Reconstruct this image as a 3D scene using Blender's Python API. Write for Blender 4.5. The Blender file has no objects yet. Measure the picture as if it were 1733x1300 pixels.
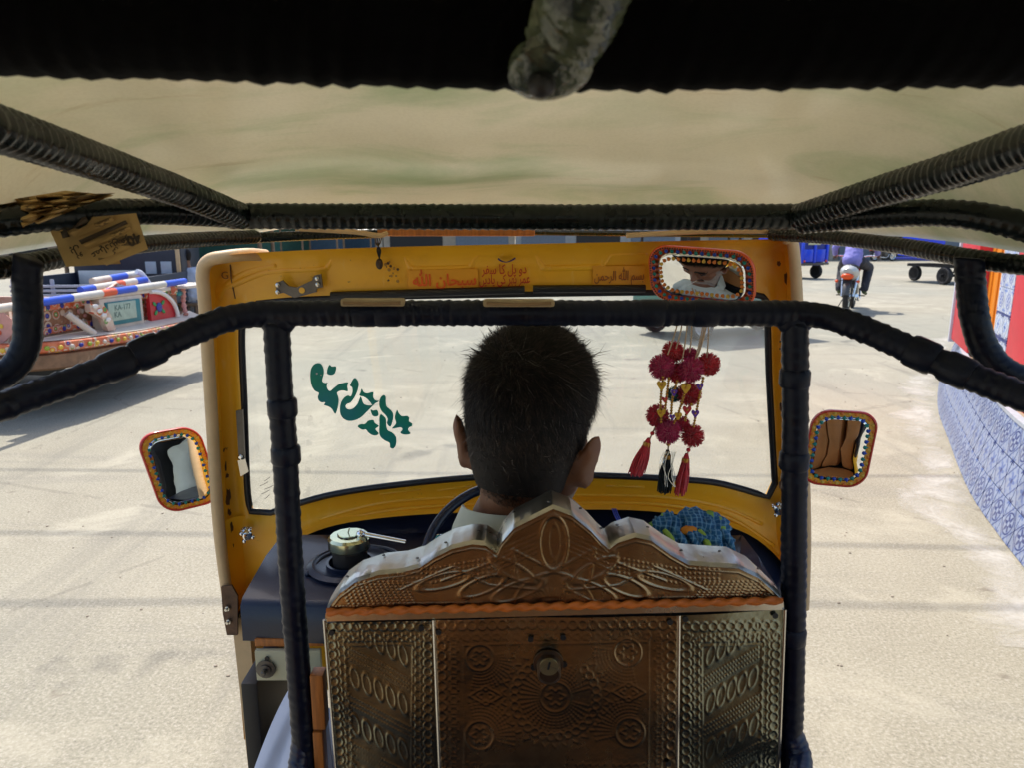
import bpy, bmesh, math, random
import numpy as np
from mathutils import Vector, Matrix, Euler
R = random.Random(7)
rad = math.radians
sc = bpy.context.scene
COL = sc.collection
# ------------------------------------------------------------------ camera, sky, sun, exposure
FPX, CX, CY, HOR, CAMZ = 1200.0, 866.5, 650.0, 402.0, 1.5
PITCH = math.atan((CY - HOR) / FPX)
cam = bpy.data.cameras.new('camera'); camo = bpy.data.objects.new('camera', cam); COL.objects.link(camo)
camo.location = (0, 0, CAMZ); camo.rotation_euler = (math.pi / 2 - PITCH, 0, 0)
cam.sensor_fit = 'HORIZONTAL'; cam.sensor_width = 36; cam.lens = 36 * FPX / 1733
cam.clip_start = 0.02; cam.clip_end = 2000
cam.dof.use_dof = True; cam.dof.focus_distance = 1.3; cam.dof.aperture_fstop = 10.0
sc.camera = camo
SUN_EL, SUN_AZ = rad(62), rad(-27)          # azimuth from +Y, negative = to the left
world = bpy.data.worlds.new('World'); sc.world = world; world.use_nodes = True
wn = world.node_tree.nodes; wl = world.node_tree.links
sky = wn.new('ShaderNodeTexSky'); sky.sky_type = 'NISHITA'; sky.sun_disc = False
sky.sun_elevation = SUN_EL; sky.sun_rotation = SUN_AZ; sky.dust_density = 2.0
wn['Background'].inputs[1].default_value = 0.15
wl.new(sky.outputs[0], wn['Background'].inputs[0])
sun = bpy.data.lights.new('sun', 'SUN'); sun.energy = 3.2; sun.angle = rad(0.6); sun.color = (1.0, 0.94, 0.85)
suno = bpy.data.objects.new('sun', sun); COL.objects.link(suno)
sdir = Vector((math.sin(SUN_AZ) * math.cos(SUN_EL), math.cos(SUN_AZ) * math.cos(SUN_EL), math.sin(SUN_EL)))
suno.rotation_euler = sdir.to_track_quat('Z', 'Y').to_euler(); suno.location = (0, 0, 30)
sc.view_settings.view_transform = 'Standard'; sc.view_settings.look = 'None'
sc.view_settings.exposure = 0.68; sc.view_settings.gamma = 1.0
sc.render.engine = 'CYCLES'
sc.cycles.use_denoising = True
sc.cycles.max_bounces = 10; sc.cycles.diffuse_bounces = 6; sc.cycles.glossy_bounces = 5; sc.cycles.transparent_max_bounces = 12
sc.cycles.sample_clamp_indirect = 8.0
sc.cycles.caustics_reflective = False; sc.cycles.caustics_refractive = False
# ------------------------------------------------------------------ measuring helpers
_sp, _cp = math.sin(PITCH), math.cos(PITCH)
def ray(px, py):
    a, b = px - CX, py - CY
    return Vector((a, FPX * _cp - b * _sp, -FPX * _sp - b * _cp))
def P(px, py, Y):
    d = ray(px, py); return Vector((0, 0, CAMZ)) + d * (Y / d.y)
def G(px, py, z=0.0):
    d = ray(px, py); return Vector((0, 0, CAMZ)) + d * ((z - CAMZ) / d.z)
def M(Y, py=650):                      # metres per photo pixel at that depth
    return Y / ray(CX, py).y
# ------------------------------------------------------------------ mesh helpers
ORG = {}
def tag(o, label=None, cat=None, group=None, kind=None):
    if label: o['label'] = label
    if cat: o['category'] = cat
    if group: o['group'] = group
    if kind: o['kind'] = kind
    return o
def thing(name, loc, label, cat, rz=0.0, group=None, local=True):
    o = bpy.data.objects.new(name, None); COL.objects.link(o)
    o.location = loc; o.rotation_euler = (0, 0, rz); o.empty_display_size = 0.1
    ORG[o] = Vector((0, 0, 0)) if local else Vector(loc)
    return tag(o, label, cat, group)
def copy_tree(o, parent=None):
    c = o.copy(); COL.objects.link(c); c.parent = parent
    for ch in list(o.children): copy_tree(ch, c)
    return c
def catmull(pts, n=8, closed=False):
    pts = [Vector(p) for p in pts]; m = len(pts); out = []
    rng = m if closed else m - 1
    for i in range(rng):
        if closed: a, b, c, d = pts[i - 1], pts[i], pts[(i + 1) % m], pts[(i + 2) % m]
        else: a, b, c, d = pts[max(i - 1, 0)], pts[i], pts[i + 1], pts[min(i + 2, m - 1)]
        for k in range(n):
            t = k / n
            out.append(0.5 * ((2 * b) + (c - a) * t + (2 * a - 5 * b + 4 * c - d) * t * t + (3 * b - a - 3 * c + d) * t ** 3))
    if not closed: out.append(pts[-1])
    return out
def resample(pts, step):
    pts = [Vector(p) for p in pts]; L = [0.0]
    for a, b in zip(pts, pts[1:]): L.append(L[-1] + (b - a).length)
    n = max(1, int(round(L[-1] / step))); out = []; j = 0
    for i in range(n + 1):
        s = L[-1] * i / n
        while j < len(pts) - 2 and L[j + 1] < s: j += 1
        d = L[j + 1] - L[j]; t = 0 if d < 1e-9 else (s - L[j]) / d
        out.append(pts[j].lerp(pts[j + 1], min(max(t, 0), 1)))
    return out
def frames(pts):
    n = len(pts); out = []
    t0 = (pts[1] - pts[0]).normalized()
    up = Vector((0, 0, 1)) if abs(t0.z) < 0.9 else Vector((0, 1, 0))
    u = t0.cross(up).normalized()
    for i in range(n):
        t = (pts[min(i + 1, n - 1)] - pts[max(i - 1, 0)])
        t = t.normalized() if t.length > 1e-9 else t0
        u = (u - t * u.dot(t)); u = u.normalized() if u.length > 1e-6 else t.orthogonal().normalized()
        out.append((t, u, t.cross(u))); t0 = t
    return out
class MB:
    def __init__(s): s.v = []; s.f = []; s.m = []; s.mi = 0
    def add(s, vs, fs):
        o = len(s.v); s.v += [tuple(v) for v in vs]
        for f in fs: s.f.append(tuple(i + o for i in f)); s.m.append(s.mi)
        return s
    def box(s, c, d, rot=None, bev=0.0):
        c = Vector(c); hx, hy, hz = d[0] / 2, d[1] / 2, d[2] / 2
        if bev <= 0:
            vs = [Vector((x, y, z)) for x in (-hx, hx) for y in (-hy, hy) for z in (-hz, hz)]
            fs = [(0, 1, 3, 2), (4, 6, 7, 5), (0, 4, 5, 1), (2, 3, 7, 6), (0, 2, 6, 4), (1, 5, 7, 3)]
        else:
            b = min(bev, hx * .9, hy * .9, hz * .9); bm = bmesh.new(); bmesh.ops.create_cube(bm, size=1)
            for v in bm.verts: v.co = Vector((v.co.x * d[0], v.co.y * d[1], v.co.z * d[2]))
            bmesh.ops.bevel(bm, geom=list(bm.edges), offset=b, segments=2, affect='EDGES', profile=.6)
            bm.verts.index_update(); vs = [v.co.copy() for v in bm.verts]; fs = [tuple(v.index for v in f.verts) for f in bm.faces]; bm.free()
        if rot is not None:
            Mx = rot if isinstance(rot, Matrix) else Euler(rot).to_matrix(); vs = [Mx @ v for v in vs]
        return s.add([v + c for v in vs], fs)
    def tube(s, pts, r, seg=10, cap=True, closed=False, slant=0.0, flat=1.0):
        pts = [Vector(p) for p in pts]; n = len(pts); fr = frames(pts)
        rr = r if isinstance(r, (list, tuple)) else [r] * n
        vs = []; fs = []
        for i, p in enumerate(pts):
            t, u, w = fr[i]
            for k in range(seg):
                a = 2 * math.pi * k / seg
                vs.append(p + u * (math.cos(a) * rr[i]) + w * (math.sin(a) * rr[i] * flat) + t * (slant * rr[i] * math.cos(a)))
        for i in range(n - 1 + (1 if closed else 0)):
            j = (i + 1) % n
            for k in range(seg):
                k2 = (k + 1) % seg; fs.append((i * seg + k, i * seg + k2, j * seg + k2, j * seg + k))
        if cap and not closed:
            fs.append(tuple(range(seg - 1, -1, -1))); fs.append(tuple((n - 1) * seg + k for k in range(seg)))
        return s.add(vs, fs)
    def lathe(s, prof, c=(0, 0, 0), axis=(0, 0, 1), seg=20):      # prof: (r, h)
        c = Vector(c); q = Vector((0, 0, 1)).rotation_difference(Vector(axis).normalized()).to_matrix()
        vs = []; fs = []
        for r, h in prof:
            for k in range(seg):
                a = 2 * math.pi * k / seg; vs.append(c + q @ Vector((r * math.cos(a), r * math.sin(a), h)))
        for i in range(len(prof) - 1):
            for k in range(seg):
                k2 = (k + 1) % seg; fs.append((i * seg + k, i * seg + k2, (i + 1) * seg + k2, (i + 1) * seg + k))
        fs.append(tuple(range(seg - 1, -1, -1))); fs.append(tuple((len(prof) - 1) * seg + k for k in range(seg)))
        return s.add(vs, fs)
    def ball(s, c, r, seg=12, rings=8, rot=None):
        c = Vector(c); r = r if isinstance(r, (tuple, list)) else (r, r, r)
        vs = []; fs = []
        for i in range(rings + 1):
            ph = math.pi * i / rings
            for k in range(seg):
                a = 2 * math.pi * k / seg
                v = Vector((r[0] * math.sin(ph) * math.cos(a), r[1] * math.sin(ph) * math.sin(a), r[2] * math.cos(ph)))
                if rot is not None: v = rot @ v
                vs.append(c + v)
        for i in range(rings):
            for k in range(seg):
                k2 = (k + 1) % seg; fs.append((i * seg + k, (i + 1) * seg + k, (i + 1) * seg + k2, i * seg + k2))
        return s.add(vs, fs)
    def prism(s, poly, off):                        # poly: 3D points in order, off: Vector thickness
        n = len(poly); off = Vector(off); vs = [Vector(p) for p in poly] + [Vector(p) + off for p in poly]
        fs = [tuple(range(n)), tuple(range(2 * n - 1, n - 1, -1))]
        fs += [(i, i + n, (i + 1) % n + n, (i + 1) % n) for i in range(n)]
        return s.add(vs, fs)
    def loft(s, loops, closed=True, cap=False):
        n = len(loops[0]); vs = [p for l in loops for p in l]; fs = []
        for i in range(len(loops) - 1):
            for k in range(n if closed else n - 1):
                k2 = (k + 1) % n; fs.append((i * n + k, i * n + k2, (i + 1) * n + k2, (i + 1) * n + k))
        if cap: fs.append(tuple(range(n - 1, -1, -1))); fs.append(tuple((len(loops) - 1) * n + k for k in range(n)))
        return s.add(vs, fs)
    def build(s, name, mat, parent=None, smooth=None, pivot=None, **kw):
        arr = np.array(s.v, dtype=float)
        c = Vector(pivot) if pivot is not None else Vector((arr.min(0) + arr.max(0)) / 2)
        arr = arr - np.array(c)
        me = bpy.data.meshes.new(name); me.from_pydata(arr.tolist(), [], s.f)
        for mm in (mat if isinstance(mat, (list, tuple)) else [mat]): me.materials.append(mm)
        if any(s.m): me.polygons.foreach_set('material_index', s.m)
        bm = bmesh.new(); bm.from_mesh(me); bmesh.ops.recalc_face_normals(bm, faces=bm.faces); bm.to_mesh(me); bm.free()
        if smooth is not None:
            me.polygons.foreach_set('use_smooth', [True] * len(me.polygons))
            if smooth < 180: me.set_sharp_from_angle(angle=rad(smooth))
        me.update()
        o = bpy.data.objects.new(name, me); COL.objects.link(o)
        o.location = c
        if parent is not None: o.parent = parent; o.location = c - ORG[parent]
        ORG[o] = c
        if kw: tag(o, **kw)
        return o
def inst(src, name, parent, loc, rot=None, scale=None):     # another object sharing the same mesh
    o = bpy.data.objects.new(name, src.data); COL.objects.link(o)
    o.parent = parent; o.location = Vector(loc) - (ORG[parent] if parent is not None else Vector())
    if rot is not None: o.rotation_euler = rot
    if scale is not None: o.scale = (scale,) * 3 if isinstance(scale, (int, float)) else scale
    ORG[o] = Vector(loc)
    return o
def bez(pts, n=6): return catmull(pts, n)
# ------------------------------------------------------------------ materials
MATS = {}
def mat(name, col, rough=0.6, metal=0.0, var=0.15, vs=8.0, bump=0.0, bs=60.0, col2=None, mask=(0.55, 0.65), ms=6.0, coat=0.0, spec=0.5, sheen=0.0, coord='Object', rvar=0.0, sub=0.0, emit=None, stretch=None):
    if name in MATS: return MATS[name]
    m = bpy.data.materials.new(name); m.use_nodes = True; MATS[name] = m
    nt = m.node_tree; N = nt.nodes; L = nt.links; b = N['Principled BSDF']
    b.inputs['Roughness'].default_value = rough; b.inputs['Metallic'].default_value = metal
    b.inputs['Specular IOR Level'].default_value = spec
    b.inputs['Coat Weight'].default_value = coat; b.inputs['Coat Roughness'].default_value = 0.1
    b.inputs['Sheen Weight'].default_value = sheen
    if sub: b.inputs['Subsurface Weight'].default_value = sub; b.inputs['Subsurface Radius'].default_value = (.01, .004, .002); b.inputs['Subsurface Scale'].default_value = 1
    tc = N.new('ShaderNodeTexCoord'); src = tc.outputs[coord]
    if stretch:
        mp = N.new('ShaderNodeMapping'); mp.inputs['Scale'].default_value = stretch; L.new(src, mp.inputs[0]); src = mp.outputs[0]
    n1 = N.new('ShaderNodeTexNoise'); n1.inputs['Scale'].default_value = vs; n1.inputs['Detail'].default_value = 6; n1.inputs['Roughness'].default_value = .62
    L.new(src, n1.inputs['Vector'])
    cr = N.new('ShaderNodeValToRGB'); c = Vector(col[:3])
    cr.color_ramp.elements[0].position = .28; cr.color_ramp.elements[1].position = .75
    cr.color_ramp.elements[0].color = (*(c * (1 - var)), 1); cr.color_ramp.elements[1].color = (*[min(1, x) for x in c * (1 + var)], 1)
    L.new(n1.outputs['Fac'], cr.inputs[0]); out = cr.outputs[0]
    if col2 is not None:
        n2 = N.new('ShaderNodeTexNoise'); n2.inputs['Scale'].default_value = ms; n2.inputs['Detail'].default_value = 8; n2.inputs['Roughness'].default_value = .7
        L.new(src, n2.inputs['Vector'])
        mr = N.new('ShaderNodeMapRange'); mr.inputs[1].default_value, mr.inputs[2].default_value = mask; L.new(n2.outputs['Fac'], mr.inputs[0])
        mx = N.new('ShaderNodeMix'); mx.data_type = 'RGBA'; L.new(mr.outputs[0], mx.inputs['Factor']); L.new(out, mx.inputs['A']); mx.inputs['B'].default_value = (*col2, 1)
        out = mx.outputs['Result']
    L.new(out, b.inputs['Base Color'])
    if rvar:
        r1 = N.new('ShaderNodeMapRange'); r1.inputs[3].default_value = max(0, rough - rvar); r1.inputs[4].default_value = min(1, rough + rvar)
        r1.inputs[1].default_value = .3; r1.inputs[2].default_value = .7
        L.new(n1.outputs['Fac'], r1.inputs[0]); L.new(r1.outputs[0], b.inputs['Roughness'])
    if bump:
        n3 = N.new('ShaderNodeTexNoise'); n3.inputs['Scale'].default_value = bs; n3.inputs['Detail'].default_value = 4
        L.new(src, n3.inputs['Vector'])
        bp = N.new('ShaderNodeBump'); bp.inputs['Strength'].default_value = min(1, bump); bp.inputs['Distance'].default_value = .01
        L.new(n3.outputs['Fac'], bp.inputs['Height']); L.new(bp.outputs[0], b.inputs['Normal'])
    if emit: b.inputs['Emission Color'].default_value = (*emit, 1); b.inputs['Emission Strength'].default_value = 1
    return m
def srgb(r, g, b):
    f = lambda c: (c / 255 / 12.92) if c / 255 <= .04045 else ((c / 255 + .055) / 1.055) ** 2.4
    return (f(r), f(g), f(b))
CREAM = mat('cream_beading', (.62, .43, .23), .5, var=.12, vs=20)
TAPE = mat('black_tape', (.004, .007, .020), .38, var=.3, vs=30, bump=.08, bs=120, rvar=.10, spec=.24)
RAILM = mat('matte_black_cover', (.0015, .0015, .002), .7, var=.3, vs=30, bump=.1, bs=120, spec=.04)
TAPE2 = mat('ribbed_vinyl', (.004, .008, .008), .27, var=.3, vs=30, bump=.06, bs=120, rvar=.1, spec=.36)
RUBBER = mat('black_rubber', (.012, .014, .02), .42, var=.2)
DASH = mat('navy_plastic', (.005, .011, .034), .36, var=.2, bump=.08, bs=300, rvar=.08, spec=.5, coat=.15)
STEEL = mat('steel', (.62, .60, .56), .22, 1.0, var=.08, vs=12, rvar=.08, bump=.02, bs=40)
EMB = mat('embossed_metal', (.36, .28, .18), .26, 1.0, var=.18, vs=7, rvar=.07, bump=.05, bs=70, col2=(.20, .15, .10), mask=(.55, .8), ms=9)  # brown tint painted in for the warm reflection of the passenger space
CHROME = mat('chrome', (.85, .85, .84), .06, 1.0, var=.03)
RUST = mat('rusty_steel', (.12, .07, .045), .6, .4, var=.4, vs=40, bump=.2, bs=90)
DSTEEL = mat('dull_steel', (.13, .12, .11), .42, .8, var=.3, vs=25)
ORG_WOOD = mat('varnished_wood', (.42, .14, .025), .45, var=.35, vs=6, stretch=(30, 30, 3), bump=.05)
BROWN = mat('brown_leatherette', (.42, .19, .06), .45, var=.25, vs=5, bump=.06, bs=90)
BLACK = mat('black_paint', (.010, .010, .012), .5, var=.2)
WHITE = mat('white_paint', (.78, .77, .74), .45, var=.06, vs=15)
RED = mat('red_paint', (.55, .02, .03), .4, var=.15)
BLUE = mat('blue_paint', (.02, .09, .62), .4, var=.12)
TEAL = mat('teal_paint', (.01, .19, .22), .35, var=.15)
GREEN = mat('green_paint', (.02, .30, .07), .4, var=.15)
ORANGE = mat('orange_paint', (.72, .11, .03), .45, var=.2)
SKIN = mat('brown_skin', (.185, .075, .036), .5, var=.15, vs=25, sub=.08, bump=.05, bs=220)
SKIN2 = mat('dark_skin', (.20, .095, .055), .5, var=.15, vs=25)
HAIR = mat('black_hair', (.010, .008, .008), .6, var=.4, vs=60, spec=.2)
HAIRB = mat('brown_hair', (.030, .019, .013), .55, var=.4, vs=60, spec=.3)
HAIRG = mat('grey_hair', (.11, .095, .085), .55, var=.3, spec=.3)
STUB = mat('grey_stubble', (.30, .24, .20), .7, var=.3, vs=150, bump=.2, bs=400)
TYRE = mat('tyre_rubber', (.022, .021, .022), .75, var=.3, bump=.1, bs=80)
def add_translucent(m, fac, col=None):
    nt = m.node_tree; N = nt.nodes; L = nt.links; b = N['Principled BSDF']
    t = N.new('ShaderNodeBsdfTranslucent'); mx = N.new('ShaderNodeMixShader'); mx.inputs[0].default_value = fac
    if col: t.inputs[0].default_value = (*col, 1)
    elif b.inputs['Base Color'].links: L.new(b.inputs['Base Color'].links[0].from_socket, t.inputs[0])
    L.new(b.outputs[0], mx.inputs[1]); L.new(t.outputs[0], mx.inputs[2]); L.new(mx.outputs[0], N['Material Output'].inputs[0])
CANVAS = mat('roof_canvas', (.84, .83, .77), .8, var=.08, vs=4); add_translucent(CANVAS, .85)
def glass_mat(name, fac=.05, tint=(.97, .985, .98), rough=0.0):
    m = bpy.data.materials.new(name); m.use_nodes = True; N = m.node_tree.nodes; L = m.node_tree.links
    N.remove(N['Principled BSDF'])
    t = N.new('ShaderNodeBsdfTransparent'); t.inputs[0].default_value = (*tint, 1)
    g = N.new('ShaderNodeBsdfGlossy'); g.inputs['Roughness'].default_value = rough
    d = N.new('ShaderNodeBsdfTranslucent'); d.inputs[0].default_value = (.8, .8, .75, 1)
    lw = N.new('ShaderNodeFresnel'); lw.inputs[0].default_value = 1.45
    mx = N.new('ShaderNodeMixShader'); L.new(lw.outputs[0], mx.inputs[0]); L.new(t.outputs[0], mx.inputs[1]); L.new(g.outputs[0], mx.inputs[2])
    tc = N.new('ShaderNodeTexCoord'); no = N.new('ShaderNodeTexNoise'); no.inputs['Scale'].default_value = 4; no.inputs['Detail'].default_value = 8
    L.new(tc.outputs['Object'], no.inputs['Vector'])
    mr = N.new('ShaderNodeMapRange'); mr.inputs[1].default_value = .4; mr.inputs[2].default_value = .8; mr.inputs[3].default_value = .0; mr.inputs[4].default_value = fac
    L.new(no.outputs['Fac'], mr.inputs[0])
    m2 = N.new('ShaderNodeMixShader'); L.new(mr.outputs[0], m2.inputs[0]); L.new(mx.outputs[0], m2.inputs[1]); L.new(d.outputs[0], m2.inputs[2])
    L.new(m2.outputs[0], N['Material Output'].inputs[0])
    return m
GLASS = glass_mat('windshield_glass', .16)
MIRROR = mat('mirror_silver', (.88, .89, .88), .015, 1.0, var=.01)
DARKGLASS = mat('dark_glass', (.015, .02, .025), .06, var=.1, spec=.8)
# ------------------------------------------------------------------ lettering (Arabic letters joined by hand, right to left)
_AF = {'ا': (0xFE8D, 0xFE8E), 'ب': 0xFE8F, 'پ': 0xFB56, 'ح': 0xFEA1, 'د': (0xFEA9, 0xFEAA), 'ر': (0xFEAD, 0xFEAE), 'س': 0xFEB1, 'ع': 0xFEC9,
       'ف': 0xFED1, 'ک': 0xFB8E, 'ل': 0xFEDD, 'م': 0xFEE1, 'ن': 0xFEE5, 'ں': (0xFB9E, 0xFB9F), 'و': (0xFEED, 0xFEEE), 'ھ': 0xFBAA, 'ی': 0xFBFC, 'ﷲ': 0xFDF2}
def shape_rtl(s):
    words = []
    for w in s.split(' '):
        out = []; joined = False
        for i, ch in enumerate(w):
            f = _AF[ch]
            if f == 0xFDF2: out.append(chr(f)); joined = False; continue
            nxt = i + 1 < len(w) and w[i + 1] != 'ﷲ'
            if isinstance(f, tuple): out.append(chr(f[1] if joined else f[0])); joined = False
            else:
                k = (3 if nxt else 1) if joined else (2 if nxt else 0); out.append(chr(f + k)); joined = nxt
        words.append(''.join(reversed(out)))
    return ' '.join(reversed(words))
def lettering(name, body, mt, parent, origin, ux, uy, size, extr=.0006, bold=0.0, width=None):
    """text mesh centred on origin, ux right and uy up (unit vectors)"""
    cu = bpy.data.curves.new(name, 'FONT'); cu.body = body; cu.align_x = 'CENTER'; cu.align_y = 'CENTER'
    cu.size = size; cu.extrude = extr; cu.offset = bold * size; cu.resolution_u = 3
    o = bpy.data.objects.new(name, cu); COL.objects.link(o)
    dg = bpy.context.evaluated_depsgraph_get(); me = bpy.data.meshes.new_from_object(o.evaluated_get(dg))
    bpy.data.objects.remove(o); bpy.data.curves.remove(cu)
    if width:
        xs_ = [v.co.x for v in me.vertices]; ys_ = [v.co.y for v in me.vertices]; k_ = width / (max(xs_) - min(xs_))
        me.transform(Matrix.Diagonal((k_, 1, 1, 1)) @ Matrix.Translation((-(max(xs_) + min(xs_)) / 2, -(max(ys_) + min(ys_)) / 2, 0)))
    ux = Vector(ux).normalized(); uy = Vector(uy).normalized(); un = ux.cross(uy)
    Mx = Matrix((ux, uy, un)).transposed().to_4x4()
    me.transform(Mx); me.name = name; me.materials.clear(); me.materials.append(mt)
    ob = bpy.data.objects.new(name, me); COL.objects.link(ob); ob.parent = parent; ob.location = Vector(origin) - ORG[parent]; ORG[ob] = Vector(origin)
    return ob
# ------------------------------------------------------------------ soft bodies: fused capsules and ellipsoids
def fused(prims, voxel, iters=4, fac=.5):
    mb = MB()
    for p in prims:
        if p[0] == 'e': mb.ball(p[1], p[2], 20, 14, p[3] if len(p) > 3 else None)
        else:
            _, a, b, ra, rb = p; a, b = Vector(a), Vector(b); n = 5
            mb.tube([a.lerp(b, i / n) for i in range(n + 1)], [ra + (rb - ra) * i / n for i in range(n + 1)], 16)
            mb.ball(a, ra, 16, 10); mb.ball(b, rb, 16, 10)
    me = bpy.data.meshes.new('tmp'); me.from_pydata(mb.v, [], mb.f); o = bpy.data.objects.new('tmp', me); COL.objects.link(o)
    bm = bmesh.new(); bm.from_mesh(me); bmesh.ops.remove_doubles(bm, verts=bm.verts, dist=1e-6); bmesh.ops.recalc_face_normals(bm, faces=bm.faces); bm.to_mesh(me); bm.free()
    md = o.modifiers.new('r', 'REMESH'); md.mode = 'VOXEL'; md.voxel_size = voxel
    ms = o.modifiers.new('s', 'SMOOTH'); ms.iterations = iters; ms.factor = fac
    dg = bpy.context.evaluated_depsgraph_get(); out = bpy.data.meshes.new_from_object(o.evaluated_get(dg))
    bpy.data.objects.remove(o); bpy.data.meshes.remove(me)
    return out
def wrinkle(me, amp, freq, seed=0):
    rr = random.Random(seed); ws = [(Vector((rr.gauss(0, 1), rr.gauss(0, 1), rr.gauss(0, .6))).normalized() * freq * rr.uniform(.5, 1.6), rr.uniform(0, 6.28), rr.uniform(.4, 1)) for _ in range(9)]
    cos = [v.co.copy() for v in me.vertices]; nos = [v.normal.copy() for v in me.vertices]
    for v, c, n in zip(me.vertices, cos, nos):
        w1 = math.sin(c.x * freq * .6 + c.z * freq * .4 + seed)
        v.co = c + n * amp * sum(w * (1 - 2 * abs(math.sin(k.dot(c) + p + .6 * w1))) for k, p, w in ws) / 4
    me.update(); return me
def link_mesh(me, name, mats, parent, smooth=True):
    arr = np.empty(len(me.vertices) * 3); me.vertices.foreach_get('co', arr); arr = arr.reshape(-1, 3)
    c = Vector((arr.min(0) + arr.max(0)) / 2); me.transform(Matrix.Translation(-c)); me.name = name
    me.materials.clear()
    for m in (mats if isinstance(mats, (list, tuple)) else [mats]): me.materials.append(m)
    me.polygons.foreach_set('use_smooth', [smooth] * len(me.polygons)); me.update()
    o = bpy.data.objects.new(name, me); COL.objects.link(o); o.location = c
    if parent is not None: o.parent = parent; o.location = c - ORG[parent]
    ORG[o] = c
    return o
# ------------------------------------------------------------------ node arithmetic
class NX:
    def __init__(s, nt, sock): s.nt = nt; s.k = sock
    def _op(s, op, *a):
        n = s.nt.nodes.new('ShaderNodeMath'); n.operation = op
        for i, v in enumerate((s,) + a):
            if isinstance(v, NX): s.nt.links.new(v.k, n.inputs[i])
            else: n.inputs[i].default_value = v
        return NX(s.nt, n.outputs[0])
    def __add__(s, o): return s._op('ADD', o)
    def __sub__(s, o): return s._op('SUBTRACT', o)
    def __mul__(s, o): return s._op('MULTIPLY', o)
    def __truediv__(s, o): return s._op('DIVIDE', o)
    def lt(s, o): return s._op('LESS_THAN', o)
    def gt(s, o): return s._op('GREATER_THAN', o)
    def abs(s): return s._op('ABSOLUTE')
    def cos(s): return s._op('COSINE')
    def sin(s): return s._op('SINE')
    def sqrt(s): return s._op('SQRT')
    def frac(s): return s._op('FRACT')
    def floor(s): return s._op('FLOOR')
    def max(s, o): return s._op('MAXIMUM', o)
    def min(s, o): return s._op('MINIMUM', o)
    def atan2(s, o): return s._op('ARCTAN2', o)
    def ring(s, r, w): return (s - r).abs().lt(w)
class MN:
    """material built from expressions on object coordinates"""
    def __init__(s, name, rough=.5, metal=0, coord='Object', bump=0, bs=60):
        s.m = bpy.data.materials.new(name); s.m.use_nodes = True; s.nt = s.m.node_tree; s.N = s.nt.nodes; s.L = s.nt.links
        s.b = s.N['Principled BSDF']; s.b.inputs['Roughness'].default_value = rough; s.b.inputs['Metallic'].default_value = metal
        tc = s.N.new('ShaderNodeTexCoord'); s.co = tc.outputs[coord]
        sp = s.N.new('ShaderNodeSeparateXYZ'); s.L.new(s.co, sp.inputs[0])
        s.x, s.y, s.z = [NX(s.nt, sp.outputs[i]) for i in range(3)]
        if bump: s.bump(s.noise(bs, 4), bump)
    def noise(s, scale, detail=5, rough=.6, dist=0.0, stretch=None, off=0.0):
        n = s.N.new('ShaderNodeTexNoise'); n.inputs['Scale'].default_value = scale; n.inputs['Detail'].default_value = detail
        n.inputs['Roughness'].default_value = rough; n.inputs['Distortion'].default_value = dist
        k = s.co
        if stretch or off:
            mp = s.N.new('ShaderNodeMapping'); s.L.new(k, mp.inputs[0]); mp.inputs['Location'].default_value = (off, off, off)
            if stretch: mp.inputs['Scale'].default_value = stretch
            k = mp.outputs[0]
        s.L.new(k, n.inputs['Vector']); return NX(s.nt, n.outputs['Fac'])
    def vor(s, scale, feat='F1'):
        n = s.N.new('ShaderNodeTexVoronoi'); n.inputs['Scale'].default_value = scale; n.feature = feat; s.L.new(s.co, n.inputs['Vector'])
        return NX(s.nt, n.outputs['Distance'])
    def rng(s, v, a, b, c=0., d=1.):
        n = s.N.new('ShaderNodeMapRange'); s.L.new(v.k, n.inputs[0])
        for i, q in enumerate((a, b, c, d)): n.inputs[i + 1].default_value = q
        return NX(s.nt, n.outputs[0])
    def mix(s, f, a, b):
        n = s.N.new('ShaderNodeMix'); n.data_type = 'RGBA'
        if isinstance(f, NX): s.L.new(f.k, n.inputs['Factor'])
        else: n.inputs['Factor'].default_value = f
        for nm, v in (('A', a), ('B', b)):
            if isinstance(v, tuple): n.inputs[nm].default_value = (*v, 1)
            else: s.L.new(v, n.inputs[nm])
        return n.outputs['Result']
    def bump(s, h, st=.3, dist=.01):
        b = s.N.new('ShaderNodeBump'); b.inputs['Strength'].default_value = st; b.inputs['Distance'].default_value = dist
        s.L.new(h.k, b.inputs['Height']); s.L.new(b.outputs[0], s.b.inputs['Normal'])
    def done(s, col): s.L.new(col, s.b.inputs['Base Color']); return s.m
# ------------------------------------------------------------------ translucent roof lining, green blotches and brown streaks in its colour
q = MN('ceiling_vinyl', .15); q.b.inputs['Specular IOR Level'].default_value = .6
cl_ = q.mix(q.rng(q.noise(3, 5), .3, .7), (.76, .72, .60), (.84, .79, .68))
cl_ = q.mix(q.rng(q.noise(2.6, 6, .65, .8, (1, 2.4, 1), 2.0), .50, .72, 0, .75), cl_, (.46, .55, .36))
cl_ = q.mix(q.rng(q.noise(7, 6, .7, 0, (.5, 5, 1), 7.0), .62, .74, 0, .45), cl_, (.48, .37, .22))
cl_ = q.mix(q.rng(q.noise(260, 2, .5), .45, .6, 0, .12), cl_, (.55, .50, .40))
q.bump(q.noise(9, 5) + q.noise(60, 4, .6, 0, (1, 4, 1)) * .25, .05, .01); CEIL = q.done(cl_); add_translucent(CEIL, .54)
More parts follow.
